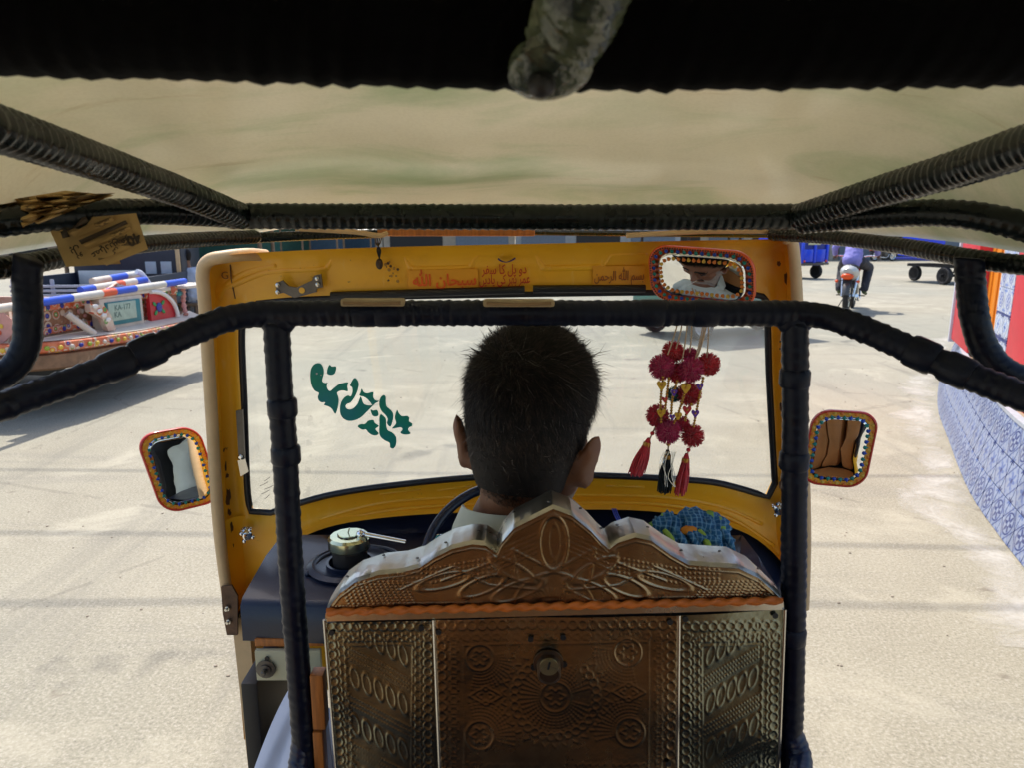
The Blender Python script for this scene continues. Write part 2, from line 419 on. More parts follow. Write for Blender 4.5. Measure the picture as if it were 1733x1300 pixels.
# ------------------------------------------------------------------ worn yellow paint
q = MN('yellow_paint', .36)
q.b.inputs['Coat Weight'].default_value = .2; q.b.inputs['Coat Roughness'].default_value = .15
yc = q.mix(q.rng(q.noise(5, 5), .3, .7), (.86, .43, .020), (.96, .54, .030))
yc = q.mix(q.rng(q.noise(3.2, 7, .7, .5, (1, 1, .45), 1.7), .55, .78, 0, .55), yc, (.46, .21, .03))
yc = q.mix(q.rng(q.noise(26, 6, .75, 0, None, 5.1), .66, .70, 0, .85), yc, (.10, .05, .025))
yc = q.mix(q.rng(q.noise(60, 3, .6, 0, (1, 1, .25), 8.1), .62, .72, 0, .35), yc, (.95, .62, .18))
q.bump(q.noise(18, 5), .05); YEL = q.done(yc)
def painted_flowers(name, base, base2, scale, seed=0.0):
    q = MN(name, .45)
    v = q.N.new('ShaderNodeTexVoronoi'); v.inputs['Scale'].default_value = scale; v.inputs['Randomness'].default_value = .75
    mp = q.N.new('ShaderNodeMapping'); mp.inputs['Location'].default_value = (seed, seed, seed); q.L.new(q.co, mp.inputs[0]); q.L.new(mp.outputs[0], v.inputs['Vector'])
    d = NX(q.nt, v.outputs['Distance']); sp = q.N.new('ShaderNodeSeparateColor'); q.L.new(v.outputs['Color'], sp.inputs[0]); h = NX(q.nt, sp.outputs[0]); h2 = NX(q.nt, sp.outputs[1])
    c = q.mix(q.rng(q.noise(20, 5), .35, .65), base, base2)
    c = q.mix(d.lt(.46) * d.gt(.30), c, (.66, .55, .42)); c = q.mix(d.lt(.36) * h2.gt(.45), c, (.62, .10, .04))
    cc = q.mix(h.gt(.33), (.03, .05, .35), (.10, .32, .06)); cc = q.mix(h.gt(.66), cc, (.72, .50, .06))
    c = q.mix(d.lt(.24), c, cc); c = q.mix(d.lt(.09), c, (.80, .72, .55))
    c = q.mix(q.rng(q.noise(9, 7, .7, 0, None, 3.3), .58, .70, 0, .8), c, (.26, .17, .10))
    return q.done(c)
# ------------------------------------------------------------------ road
q = MN('dusty_concrete', .85)
big = q.noise(.35, 6, .6); mid = q.noise(2.2, 8, .65, .4); fine = q.noise(85, 6, .85); streak = q.noise(1.3, 6, .6, .3, (0.35, 2.2, 1))
c = q.mix(q.rng(mid, .3, .72), (.250, .224, .158), (.320, .290, .208))
c = q.mix(q.rng(big, .42, .62, 0, .45), c, (.370, .340, .258))
c = q.mix(q.rng(q.noise(.16, 3, .5, .5, None, 30.0), .42, .60, 0, .55), c, (.225, .232, .185))
c = q.mix(q.rng(streak, .56, .72, 0, .55), c, (.175, .163, .130))
c = q.mix(q.rng(fine, .50, .62, 0, .8), c, (.47, .43, .36))
c = q.mix(q.rng(fine, .46, .36, 0, .75), c, (.11, .095, .075))
trk_ = q.noise(.9, 5, .6, .8, (3.2, .22, 1), 6.6)
c = q.mix(q.rng(trk_, .55, .68, 0, .38), c, (.15, .142, .118))
dust = q.noise(.8, 7, .68, 1.2, None, 12.0)
c = q.mix(q.rng(dust, .54, .66, 0, .55), c, (.46, .420, .318))
oil = q.noise(1.6, 4, .5, .2, None, 21.0)
c = q.mix(q.rng(oil, .68, .74, 0, .55), c, (.09, .085, .072))
spot = q.noise(5.5, 3, .5, 0, None, 3.1)
c = q.mix(q.rng(spot, .70, .76, 0, .6), c, (.15, .12, .085))
crk = q.vor(.42, 'DISTANCE_TO_EDGE')
crn = q.noise(3.0, 5, .6, 0, None, 9.0)
c = q.mix((crk.lt(.006) * crn.gt(.50)) * .25, c, (.10, .085, .065))
q.bump(fine * .5 + mid, .35, .01)
CONC = q.done(c)
mb = MB(); S = 700
mb.add([(-S, -S, 0), (S, -S, 0), (S, S, 0), (-S, S, 0)], [(0, 1, 2, 3)])
road = mb.build('road', CONC, pivot=(0, 0, 0), kind='structure')
# loose bits lying on the road that can be seen
PEB = mat('pebble', (.30, .25, .19), .8, var=.3)
mb = MB()
for i in range(420):
    y = R.uniform(2.2, 14); x = R.uniform(-.75, .75) * y
    if abs(x) < .75 and y < 1.9: continue
    s_ = R.uniform(.0018, .0055) * (1 + y * .06)
    mb.ball((x, y, s_ * .25), (s_ * R.uniform(.7, 1.6), s_, s_ * .6), 6, 4)
mb.build('loose_gravel', PEB, road, 180, kind='stuff')
# ------------------------------------------------------------------ tiled kerb wall along the right-hand side
def tile_material(name, dark, midc, light, half, variant=0):
    t = MN(name, .38)
    u = t.x / half; v = t.z / half
    r = (u * u + v * v).sqrt(); a = v.atan2(u)
    pet = r.lt((a * 6).cos() * .16 + .34); core = r.lt(.13); ringm = r.ring(.56, .045)
    cu, cv = u.abs() - 1, v.abs() - 1
    rc = (cu * cu + cv * cv).sqrt(); ac = cv.atan2(cu); corner = rc.lt((ac * 8).cos() * .10 + .36); cc = rc.lt(.16)
    dia = (u.abs() + v.abs()).ring(.98, .05)
    curl = ((u * 9 + (v * 5).sin() * 1.2).sin() * (v * 9 + (u * 5).sin() * 1.2).sin()).gt(.35)
    base = t.mix(t.rng(t.noise(30, 3), .3, .7), light, tuple(x * .86 for x in light))
    base = t.mix(curl * .55, base, midc)
    if variant == 0:
        base = t.mix(corner, base, midc); base = t.mix(cc, base, light)
        base = t.mix(ringm, base, dark); base = t.mix(dia, base, dark)
        base = t.mix(pet, base, dark); base = t.mix(core, base, light)
    else:
        base = t.mix(dia, base, dark); base = t.mix(pet, base, midc); base = t.mix(corner, base, dark); base = t.mix(cc, base, light); base = t.mix(core, base, dark)
        band = v.abs().gt(.84); base = t.mix(band, base, dark)
    dirt = t.noise(7, 6, .7, 0, None, 2.2)
    base = t.mix(t.rng(dirt, .5, .8, 0, .35), base, (.36, .33, .28))
    return t.done(base)
TILE_A = tile_material('blue_tile_flower', (.022, .040, .16), (.09, .14, .34), (.27, .32, .45), .10, 0)
TILE_B = tile_material('blue_tile_band', (.026, .045, .17), (.10, .15, .35), (.28, .33, .46), .10, 1)
MORTAR = mat('grey_mortar', (.42, .40, .37), .85, var=.2, vs=20, bump=.2)
PLAST = mat('tan_plaster', (.36, .27, .18), .85, var=.15, vs=9, bump=.15)
wp = [G(a, b) for a, b in [(1640, 560), (1610, 598), (1592, 640), (1588, 690), (1605, 742), (1640, 830), (1690, 905), (1733, 960), (1850, 1100)]]
wp.append(Vector((2.12, 1.6, 0))); wp.append(Vector((2.15, .2, 0)))
wpath = resample(catmull(wp, 12), .195)
WH, LEAN = .50, .13
def wnorm(i):
    t = (wpath[min(i + 1, len(wpath) - 1)] - wpath[max(i - 1, 0)]).normalized(); n = Vector((-t.y, t.x, 0))
    return t, (n if n.x > 0 else -n)
tw = thing('tiled_wall', tuple(wpath[14]), 'low curving wall faced with blue and white patterned tiles beside the road', 'wall', local=False)
mb = MB(); loops = []
for i, p in enumerate(wpath):
    t, n = wnorm(i)
    loops.append([p + n * .012, p + n * (LEAN + .012) + Vector((0, 0, WH)), p + n * (LEAN + .9) + Vector((0, 0, WH)), p + n * (LEAN + .9)])
mb.loft(loops, True, True); mb.build('wall_core', PLAST, tw, 30)
proto = {}
nrow = 3; th = math.hypot(WH, LEAN) / nrow
cnt = 0
for i in range(len(wpath) - 1):
    a, b = wpath[i], wpath[i + 1]; t = (b - a).normalized(); n = Vector((-t.y, t.x, 0)); n = n if n.x > 0 else -n
    up = (Vector((0, 0, WH)) + n * LEAN).normalized()
    # the tile faces away from the wall core: local x along wall, z up the slope, y into the wall
    xl = up.cross(n).normalized(); yl = up.cross(xl).normalized()
    for k in range(nrow):
        if cnt >= 290: break
        kind = 'B' if (k == 1) else 'A'
        c0 = (a + b) / 2 + up * (th * (k + .5)); L_ = (b - a).length
        key = kind
        if key not in proto:
            m_ = MB().box((0, 0, 0), (.195 - .004, .012, th - .004), bev=.0022)
            o = m_.build('tile', TILE_B if kind == 'B' else TILE_A, tw, pivot=(0, 0, 0)); proto[key] = o; ORG[o] = c0
            o.location = c0 - ORG[tw]
        else: o = inst(proto[key], 'tile', tw, c0)
        jit = Euler((R.gauss(0, .006), R.gauss(0, .006), R.gauss(0, .008))).to_matrix()
        o.rotation_euler = (Matrix((xl, yl, up)).transposed() @ jit).to_euler()
        o.scale = (L_ / .195, 1, 1); cnt += 1
mb = MB(); loops = []
for i, p in enumerate(wpath):
    t, n = wnorm(i); c0 = p + n * LEAN + Vector((0, 0, WH))
    loops.append([c0 - n * .012 + Vector((0, 0, .003)), c0 - n * .012 + Vector((0, 0, .026)), c0 + n * .03 + Vector((0, 0, .028)), c0 + n * .03 + Vector((0, 0, .003))])
mb.loft(loops, True, True); mb.build('coping', mat('pale_coping', (.40, .43, .48), .5, var=.15, vs=14), tw, 30)
# chalky spill at the foot of the wall: a thin sheet on the road
q = MN('lime_spill', .9); nn = q.noise(3.2, 7, .7, .6); n2 = q.noise(40, 4, .6)
colr = q.mix(q.rng(n2, .3, .7), (.60, .56, .49), (.74, .71, .65)); q.done(colr)
edge = q.N.new('ShaderNodeAttribute'); edge.attribute_name = 'edge'; e_ = NX(q.nt, edge.outputs['Fac'])
q.L.new(q.rng(nn + e_ * .55, .55, .85, 0, .60).k, q.b.inputs['Alpha'])
SPILL = q.m
mb = MB(); rows = []
ed = []
for i, p in enumerate(wpath[4:56]):
    t, n = wnorm(i + 4); w = .22 + .20 * math.sin(i * .33) ** 2
    for j in range(6):
        f = j / 5; pos = p - n * (.02 + w * f) + Vector((0, 0, .004))
        rows.append(pos); ed.append(.45 * math.sin(math.pi * min(1, .12 + f * .88)) - .06)
n_ = len(rows) // 6
mb.add(rows, [(i * 6 + j, i * 6 + j + 1, (i + 1) * 6 + j + 1, (i + 1) * 6 + j) for i in range(n_ - 1) for j in range(5)])
sp_ = mb.build('lime_spill', SPILL, road, kind='structure')
at = sp_.data.attributes.new('edge', 'FLOAT', 'POINT'); at.data.foreach_set('value', ed)
# ------------------------------------------------------------------ painted gateway behind the tiled wall
GA, GB = Vector((3.93, 6.0, 0)), Vector((3.02, 4.0, 0))
gd = (GB - GA).normalized(); gn = Vector((gd.y, -gd.x, 0)); gn = gn if gn.x < 0 else -gn     # gn faces the road
def gate_s(px):                     # distance along the gate line under that column of the photo
    d = ray(px, 600); d2 = Vector((d.x, d.y))
    den = gd.x * d2.y - gd.y * d2.x
    return (-(GA.x * d2.y - GA.y * d2.x)) / den
gw = thing('painted_gateway', (3.6, 5.4, 0), 'red and orange painted gateway with a blue tiled pillar behind the low wall', 'gateway', local=False)
REDW = mat('red_wall_paint', (.62, .025, .04), .5, var=.12, vs=6, col2=(.42, .03, .03), mask=(.6, .8), ms=5)
SAFF = mat('saffron_paint', (.80, .26, .01), .42, var=.12, vs=6, stretch=(1, 1, .2))
PALE = mat('pale_blue_trim', (.62, .66, .74), .5, var=.1)
def gate_box(s0, s1, z0, z1, out, depth, name, m, parent=gw, bev=.004):
    c0 = GA + gd * ((s0 + s1) / 2) + gn * (out - depth / 2); c0.z = (z0 + z1) / 2
    rot = Matrix((gd, gn, Vector((0, 0, 1)))).transposed()
    return MB().box(c0, (abs(s1 - s0), depth, z1 - z0), rot, bev).build(name, m, parent, 30)
ZT = 2.6
s1, s2, s3, s4, s5 = gate_s(1612), gate_s(1642), gate_s(1690), gate_s(1716), gate_s(1765)
gate_box(s1 - .06, s1, .5, ZT, .05, .35, 'pillar_edge', PALE)
gate_box(s1 + .003, s2, .53, ZT, .03, .32, 'pillar', REDW)
gate_box(s4 + .012, s5, .28, ZT, .05, .34, 'pillar', REDW)
gate_box(s5 + .01, s5 + 2.2, .5, ZT, .0, .25, 'boundary_wall', PLAST)
gate_box(s1 - .08, s5 + 2.2, ZT + .002, ZT + .25, .12, .5, 'lintel', REDW)
nsl = 9; w_ = (s3 - s2) / nsl
for i in range(nsl):
    sa = s2 + .004 + i * w_
    gate_box(sa, sa + w_ - .006, .54, ZT, -.06 - (.012 if i % 2 else 0), .03, 'slat', SAFF, gw, .004)
tp = gate_box(s3 + .006, s4, .3, ZT, .04, .30, 'tiled_pillar', MORTAR)
TILE_C = tile_material('blue_pillar_tile', (.05, .10, .42), (.16, .26, .62), (.70, .74, .80), .085, 0)
TILE_D = tile_material('blue_pillar_border', (.03, .05, .22), (.20, .32, .66), (.66, .72, .82), .085, 1)
tw_ = (s4 - s3 - .01) / 2; zz = .32; k = 0; pt = {}
rotg = Matrix((gd, gn, Vector((0, 0, 1)))).transposed().to_euler()
while zz < ZT - .1:
    for j in range(2):
        key = 'D' if (k % 4) in (2, 3) else 'C'
        c0 = GA + gd * (s3 + .008 + tw_ * (j + .5)) + gn * .046; c0.z = zz + .085
        if key not in pt:
            o = MB().box((0, 0, 0), (tw_ - .003, .010, .167), bev=.002).build('tile', TILE_D if key == 'D' else TILE_C, tp, pivot=(0, 0, 0)); pt[key] = o; ORG[o] = c0; o.location = c0 - ORG[tp]
        else: o = inst(pt[key], 'tile', tp, c0)
        o.rotation_euler = rotg
    zz += .17; k += 1
# ------------------------------------------------------------------ wheel kit used by every vehicle
def wheel(name, parent, c, r, w, axis=(0, 1, 0), rimmat=None, spokes=0):
    """tyre part with a rim sub-part; axis is the axle direction in the parent's frame"""
    ax = Vector(axis).normalized(); h = w / 2
    ty = MB().lathe([(r * .66, -h * .8), (r * .86, -h), (r * .97, -h * .7), (r, -h * .3), (r, h * .3), (r * .97, h * .7), (r * .86, h), (r * .66, h * .8), (r * .66, -h * .8)], c, ax, 28).build(name, TYRE, parent, 40)
    m = MB()
    if spokes:
        m.lathe([(r * .60, -h * .6), (r * .67, -h * .75), (r * .67, h * .75), (r * .60, h * .6), (r * .60, -h * .6)], c, ax, 28)
        u = ax.orthogonal().normalized(); v = ax.cross(u)
        for i in range(spokes):
            a = 2 * math.pi * i / spokes; d = u * math.cos(a) + v * math.sin(a); a2 = a + (.5 if i % 2 else -.5); e = u * math.cos(a2) + v * math.sin(a2)
            m.tube([Vector(c) + e * r * .12 + ax * (h * (.7 if i % 2 else -.7)), Vector(c) + d * r * .62], .003, 4, False)
        m.lathe([(r * .10, -h * 1.3), (r * .16, -h), (r * .16, h), (r * .10, h * 1.3)], c, ax, 14)
    else:
        m.lathe([(r * .08, -h * .75), (r * .14, -h * .7), (r * .2, -h * .35), (r * .5, -h * .3), (r * .58, -h * .7), (r * .67, -h * .75), (r * .67, h * .75), (r * .58, h * .7), (r * .5, h * .3), (r * .2, h * .35), (r * .14, h * .7), (r * .08, h * .75)], c, ax, 24)
    m.build('rim', rimmat or DSTEEL, ty, 40)
    return ty
# ------------------------------------------------------------------ painted pickup standing crosswise at the left
TA, TROT = Vector((-3.9, 5.7, 0)), rad(-7.4)
_tn = Vector((math.cos(TROT), math.sin(TROT), 0)); _tt = Vector((-math.sin(TROT), math.cos(TROT), 0))
def TLp(px, py, xo=0.0):
    d = ray(px, py); o = Vector((0, 0, CAMZ)); t = (xo - (o - TA).dot(_tn)) / d.dot(_tn)
    w = o + d * t - TA; return Vector((w.dot(_tn), w.dot(_tt), w.z))
trk = thing('painted_pickup', TA, 'low pickup truck covered in hand painted orange flowers with striped poles on its tailgate', 'pickup truck', TROT)
ORN = painted_flowers('truck_orange', (.62, .11, .04), (.70, .24, .12), 15)
ORN_B = mat('truck_brown', (.23, .13, .07), .6, var=.4, vs=12, col2=(.44, .30, .18), mask=(.58, .72), ms=9)
ORN_W = painted_flowers('truck_rear_paint', (.24, .10, .05), (.42, .20, .10), 11, 3.0)
CRM_F = painted_flowers('truck_cream_paint', (.62, .52, .42), (.60, .36, .27), 10, 7.0)
CRM = mat('truck_cream', (.66, .58, .48), .5, var=.15, vs=10, col2=(.60, .26, .14), mask=(.62, .72), ms=14)
PINK = mat('truck_pink', (.62, .30, .26), .5, var=.2)
YG = mat('leaf_green', (.32, .42, .04), .45, var=.2)
YELF = mat('flower_yellow', (.75, .50, .06), .45, var=.15)
NAVY = mat('flower_blue', (.02, .03, .30), .4, var=.15)
PLATE = mat('pale_green_plate', (.40, .52, .42), .5, var=.15, vs=14)
ch = MB(); ch.box((-1.5, 1.15, .50), (2.9, 1.5, .10), bev=.01); ch.box((-1.5, .35, .40), (2.9, .08, .14)); ch.box((-1.5, 1.95, .40), (2.9, .08, .14)); ch.build('chassis', BLACK, trk, 30)
MB().box((-1.45, 1.15, .66), (2.75, 2.2, .06), bev=.01).build('bed_floor', ORN_B, trk, 30)
for yy, nm in ((.02, 'side_board'), (2.28, 'side_board')):
    sbd = MB().box((-1.5, yy, .80 if yy < 1 else .735), (2.6, .05, .34 if yy < 1 else .20), bev=.008).build(nm, CRM_F, trk, 30)
    if yy > 1: continue
    for k in range(5):
        sg = -1 if yy < 1 else 1; cx = -.32 - k * .52
        pan = [Vector((cx + .20 * math.cos(i * math.pi / 4 + .39), yy + sg * .027, .80 + .15 * math.sin(i * math.pi / 4 + .39))) for i in range(8)]
        MB().prism(pan, (0, sg * .006, 0)).build('octagon_panel', PINK, sbd)
        for j in range(8):
            a = j * math.pi / 4; c0 = Vector((cx + .085 * math.cos(a), yy + sg * .036, .80 + .075 * math.sin(a)))
            MB().ball(c0, (.020, .004, .020), 8, 5).build('petal', [YELF, NAVY, YG, ORANGE][j % 4], sbd, 180)
# bumper, wrapped round the near corner
bp = catmull([(-1.5, -.10, 0), (-.7, -.12, 0), (-.22, -.10, 0), (.03, .03, 0), (.13, .30, 0), (.14, .9, 0), (.12, 1.6, 0), (.08, 2.3, 0), (.0, 2.45, 0)], 8)
def band(pts, z0, z1, depth, sag=0):
    fr = frames(pts); L_ = []
    for p, (t, u, w) in zip(pts, fr):
        o = Vector((t.y, -t.x, 0)).normalized(); b = o * depth
        zs = -.05 * min(1, max(0, (p.y) / 1.2))
        L_.append([p + Vector((0, 0, z0 + zs)), p + b * 1.0 + Vector((0, 0, z0 + .02 + zs)), p + b * 1.0 + Vector((0, 0, z1 - .01 + zs)), p + Vector((0, 0, z1 + zs))])
    return L_
m = MB(); m.loft(band(bp, .57, .67, .05), True, True); bump_o = m.build('bumper', ORN, trk, 35)
m = MB(); m.loft(band(bp, .43, .568, .035), True, True); m.build('bumper_skirt', ORN_B, bump_o, 35)
bp2 = resample(bp, .09)
for i, p in enumerate(bp2[6:-1]):
    t = (bp2[min(i + 7, len(bp2) - 1)] - bp2[i + 5]).normalized(); o_ = Vector((t.y, -t.x, 0)); zs = -.05 * min(1, max(0, p.y / 1.2))
    c0 = p + o_ * .052 + Vector((0, 0, .62 + zs)); col_ = [YG, YELF, CRM, NAVY][i % 4]
    MB().ball(c0, (.022, .022, .020), 8, 5).build('flower', col_, bump_o, 180)
m = MB(); dk = [Vector((p.x + .02, p.y, .675 - .05 * min(1, max(0, p.y / 1.2)))) for p in bp[14:]]
m.add(dk + [Vector((-.12, p.y, .68)) for p in dk], [(i, i + 1, len(dk) + i + 1, len(dk) + i) for i in range(len(dk) - 1)]); m.build('bumper_deck', CRM, bump_o, 40)
# rear wall
rw = MB().box((-.16, 1.15, .80), (.05, 2.2, .26), bev=.005).build('rear_wall', ORN_W, trk, 30)
MB().box((-.12, .62, .72), (.03, 1.05, .06), bev=.005).build('painted_strip', ORN, rw, 30)
st = MB().box((-.10, .95, .925), (.05, 1.75, .06), bev=.006).build('painted_strip', ORN, rw, 30)
for k in range(11):
    MB().ball((-.072, .15 + k * .16, .925), (.004, .024, .024), 10, 6).build('painted_dot', NAVY, st, 180)
for k in range(6):
    MB().ball((-.102, .16 + k * .17, .72), (.004, .022, .022), 10, 6).build('painted_dot', NAVY, rw, 180)
for (y_, z_, s_) in ((.22, .80, .06), (.75, .80, .05), (1.47, .80, .055)):
    for j in range(6):
        a = j * math.pi / 3
        MB().ball((-.128, y_ + s_ * math.cos(a), z_ + s_ * math.sin(a)), (.005, s_ * .5, s_ * .34), 8, 5, Euler((a, 0, 0)).to_matrix()).build('petal', [PINK, CRM][j % 2], rw, 180)
# number plate box
pb = MB(); pb.box((-.05, 1.15, .80), (.10, .62, .30), bev=.02); pbo = pb.build('plate_box', CRM, trk, 40)
MB().box((.004, 1.15, .80), (.02, .50, .22), bev=.004).build('plate_recess', TEAL, pbo, 30)
np_ = MB().box((.018, 1.12, .815), (.008, .40, .17), bev=.003).build('number_plate', PLATE, pbo, 30)
lettering('plate_number', 'KA-177', mat('faded_plate_ink', (.12, .20, .17), .6, var=.4, vs=30), pbo, (.0235, 1.12, .85), (0, 1, 0), (0, 0, 1), .075, .001)
lettering('plate_number', 'KA', MATS['faded_plate_ink'], pbo, (.0235, 1.04, .785), (0, 1, 0), (0, 0, 1), .075, .001)
m = MB(); cr = [(-.30, 0), (-.20, .06), (-.10, .085), (0, .12), (.10, .085), (.20, .06), (.30, 0)]
m.prism([Vector((-.02, 1.15 + a, .96 + b)) for a, b in cr], (-.03, 0, 0)); m.build('plate_crest', CRM_F, pbo, 30)
# quarter round wing with a flower
qp = [Vector((-.02, 1.60, .66))] + [Vector((-.02, 1.60 + .42 * math.cos(a), .66 + .29 * math.sin(a))) for a in [i * math.pi / 2 / 12 for i in range(13)]]
wg = MB().prism(qp, (-.04, 0, 0)).build('quarter_wing', RED, trk, 30)
rim = [Vector((-.0, 1.60 + .43 * math.cos(a), .66 + .30 * math.sin(a))) for a in [i * math.pi / 2 / 14 for i in range(15)]]
MB().tube(rim, .022, 8).build('white_rim', WHITE, wg, 40)
MB().ball((-.012, 1.74, .79), (.006, .05, .05), 12, 8).build('flower', NAVY, wg, 180)
for a in (.6, 2.6, 3.9, 5.6):
    MB().ball((-.013, 1.74 + .085 * math.cos(a), .79 + .075 * math.sin(a)), (.005, .034, .02), 8, 5, Euler((a, 0, 0)).to_matrix()).build('leaf', GREEN, wg, 180)
# striped poles lying along the tailgate
def striped_pole(p0, p1, r, cols):
    p0, p1 = Vector(p0), Vector(p1); n = len(cols)
    po = None
    for i, (cm, a, b) in enumerate(cols):
        m = MB().tube([p0.lerp(p1, a), p0.lerp(p1, b)], r, 12)
        if po is None: po = m.build('striped_pole', cm, trk, 40)
        else: m.build('pole_band', cm, po, 40)
WORN = mat('worn_white', (.64, .61, .54), .55, var=.12, vs=12, col2=(.45, .30, .18), mask=(.60, .72), ms=10)
striped_pole((.02, -.5, .965), (-.02, 2.25, 1.03), .034, [(CRM, 0, .20), (BLUE, .20, .36), (WORN, .36, .50), (ORANGE, .50, .57), (BLUE, .57, .68), (WORN, .68, .86), (BLUE, .86, 1)])
striped_pole(TLp(136, 491, -.22), TLp(246, 473, -.25), .036, [(BLUE, 0, .18), (WORN, .18, .5), (ORANGE, .5, .62), (WORN, .62, .82), (BLUE, .82, 1)])
striped_pole(TLp(156, 476, -.38), TLp(232, 463, -.42), .036, [(CRM, 0, .35), (BLUE, .35, .72), (WORN, .72, 1)])
MB().box((-.05, .9, .965), (.10, 2.1, .03), bev=.005).build('tail_rail', CRM, trk, 30)
for y_ in (.15, .60, 1.62, 2.1): MB().box((-.06, y_, .95), (.05, .05, .12), bev=.006).build('tail_post', ORN, trk, 30)
MB().tube(catmull([TLp(231, 459, -.3), TLp(240, 464, -.28), TLp(252, 480, -.25)], 6), .03, 10).build('bent_rod', PALE, trk, 40)
MB().tube([(.0, .42, .86), (.1, .60, .66)], .03, 10).build('prop_stick', CRM, trk, 40)
m = MB(); m.prism([Vector((.04, .60, .93)), Vector((.04, .78, .90)), Vector((.04, .86, .80)), Vector((.04, .90, .66)), Vector((.04, .80, .66)), Vector((.04, .74, .78)), Vector((.04, .60, .86))], (.05, 0, 0)); cb = m.build('carved_bracket', CRM_F, trk, 30)
for k in range(4): MB().ball((.095, .66 + k * .05, .90 - k * .045), (.006, .038, .02), 8, 5).build('leaf', WHITE, cb, 180)
# carved stand on the far end of the tail
bn = MB().box((-.10, 2.42, .97), (.35, .60, .03), bev=.005).build('tail_table', CRM, trk, 30)
for y_, t_ in ((2.25, -.03), (2.62, .05)):
    MB().tube(catmull([(-.05, y_, .955), (-.03, y_ + t_, .88), (-.05, y_ + t_ * .5, .80), (-.02, y_ + t_ * 1.6, .70), (0, y_ + t_ * 2.2, .66)], 5), [.022, .03, .02, .03, .02, .022, .03, .02, .022, .03, .02, .022, .03, .02, .022, .03, .02, .022, .03, .02, .025][:21], 8).build('carved_leg', PINK, bn, 40)
MB().ball((-.04, 2.16, .90), (.02, .06, .03), 10, 6).build('painted_leaf', TEAL, trk, 180)
for x_ in (-2.35, -.75):
    for y_ in (.25, 2.05): wheel('wheel', trk, (x_, y_, .31), .31, .18)
cab = MB(); prof = [(-2.85, .45), (-2.85, 1.75), (-3.6, 1.80), (-4.1, 1.15), (-4.5, 1.05), (-4.55, .45)]
cab.prism([Vector((a, .1, b)) for a, b in prof], (0, 2.1, 0)); cabo = cab.build('cab', ORN, trk, 30)
MB().box((-2.84, 1.15, 1.4), (.02, 1.5, .45), bev=.004).build('rear_window', DARKGLASS, cabo, 30)
for y_ in (.094, 2.206): MB().prism([Vector((-3.0, y_, 1.2)), Vector((-3.0, y_, 1.65)), Vector((-3.55, y_, 1.68)), Vector((-3.95, y_, 1.2))], (0, .012 if y_ > 1 else -.012, 0)).build('door_window', DARKGLASS, cabo)
wheel('wheel', trk, (-4.0, .25, .31), .31, .18); wheel('wheel', trk, (-4.0, 2.05, .31), .31, .18)
# ------------------------------------------------------------------ slatted pickup parked behind it
bt = thing('slatted_pickup', (-6.05, 10.0, -.0), 'grey pickup with a slatted tailgate and white cab back parked behind the painted truck', 'pickup truck', rad(8))
GREYB = mat('blue_grey_paint', (.40, .46, .58), .45, var=.12)
NAVYB = mat('dark_navy_body', (.02, .028, .05), .4, var=.2)
MB().box((0, 1.3, .52), (1.7, 3.0, .12), bev=.02).build('chassis', NAVYB, bt, 30)
MB().box((0, -.1, .62), (1.66, .05, .12), bev=.01).build('tailgate_base', NAVYB, bt, 30)
for k in range(5): MB().box((0, -.14, .60 + k * .062), (1.66, .03, .034), bev=.004).build('slat', GREYB, bt, 30)
for x_ in (-.8, -.30, .28, .8): MB().box((x_, -.115, .77), (.05, .02, .34), bev=.004).build('slat_post', GREYB, bt, 30)
for x_ in (-.84, .84): MB().box((x_, 1.0, .78), (.04, 2.1, .34), bev=.01).build('bed_side', NAVYB, bt, 30)
cb2 = MB().box((0, 2.35, 1.15), (1.7, 1.1, 1.2), bev=.08).build('cab', NAVYB, bt, 40)
MB().box((-.27, 1.785, .86), (.98, .03, .24), bev=.01).build('white_panel', WHITE, cb2, 30)
for x_ in (.36, .60): MB().box((x_, 1.785, 1.02), (.17, .02, .20), bev=.01).build('window_pane', mat('hazy_pane', (.45, .50, .56), .2, var=.1), cb2, 30)
MB().box((.80, 1.76, 1.1), (.06, .04, .5), bev=.005).build('wooden_stake', CREAM, bt, 30)
for x_ in (-.72, .72):
    for y_ in (.35, 2.3): wheel('wheel', bt, (x_, y_, .29), .29, .16, (1, 0, 0))
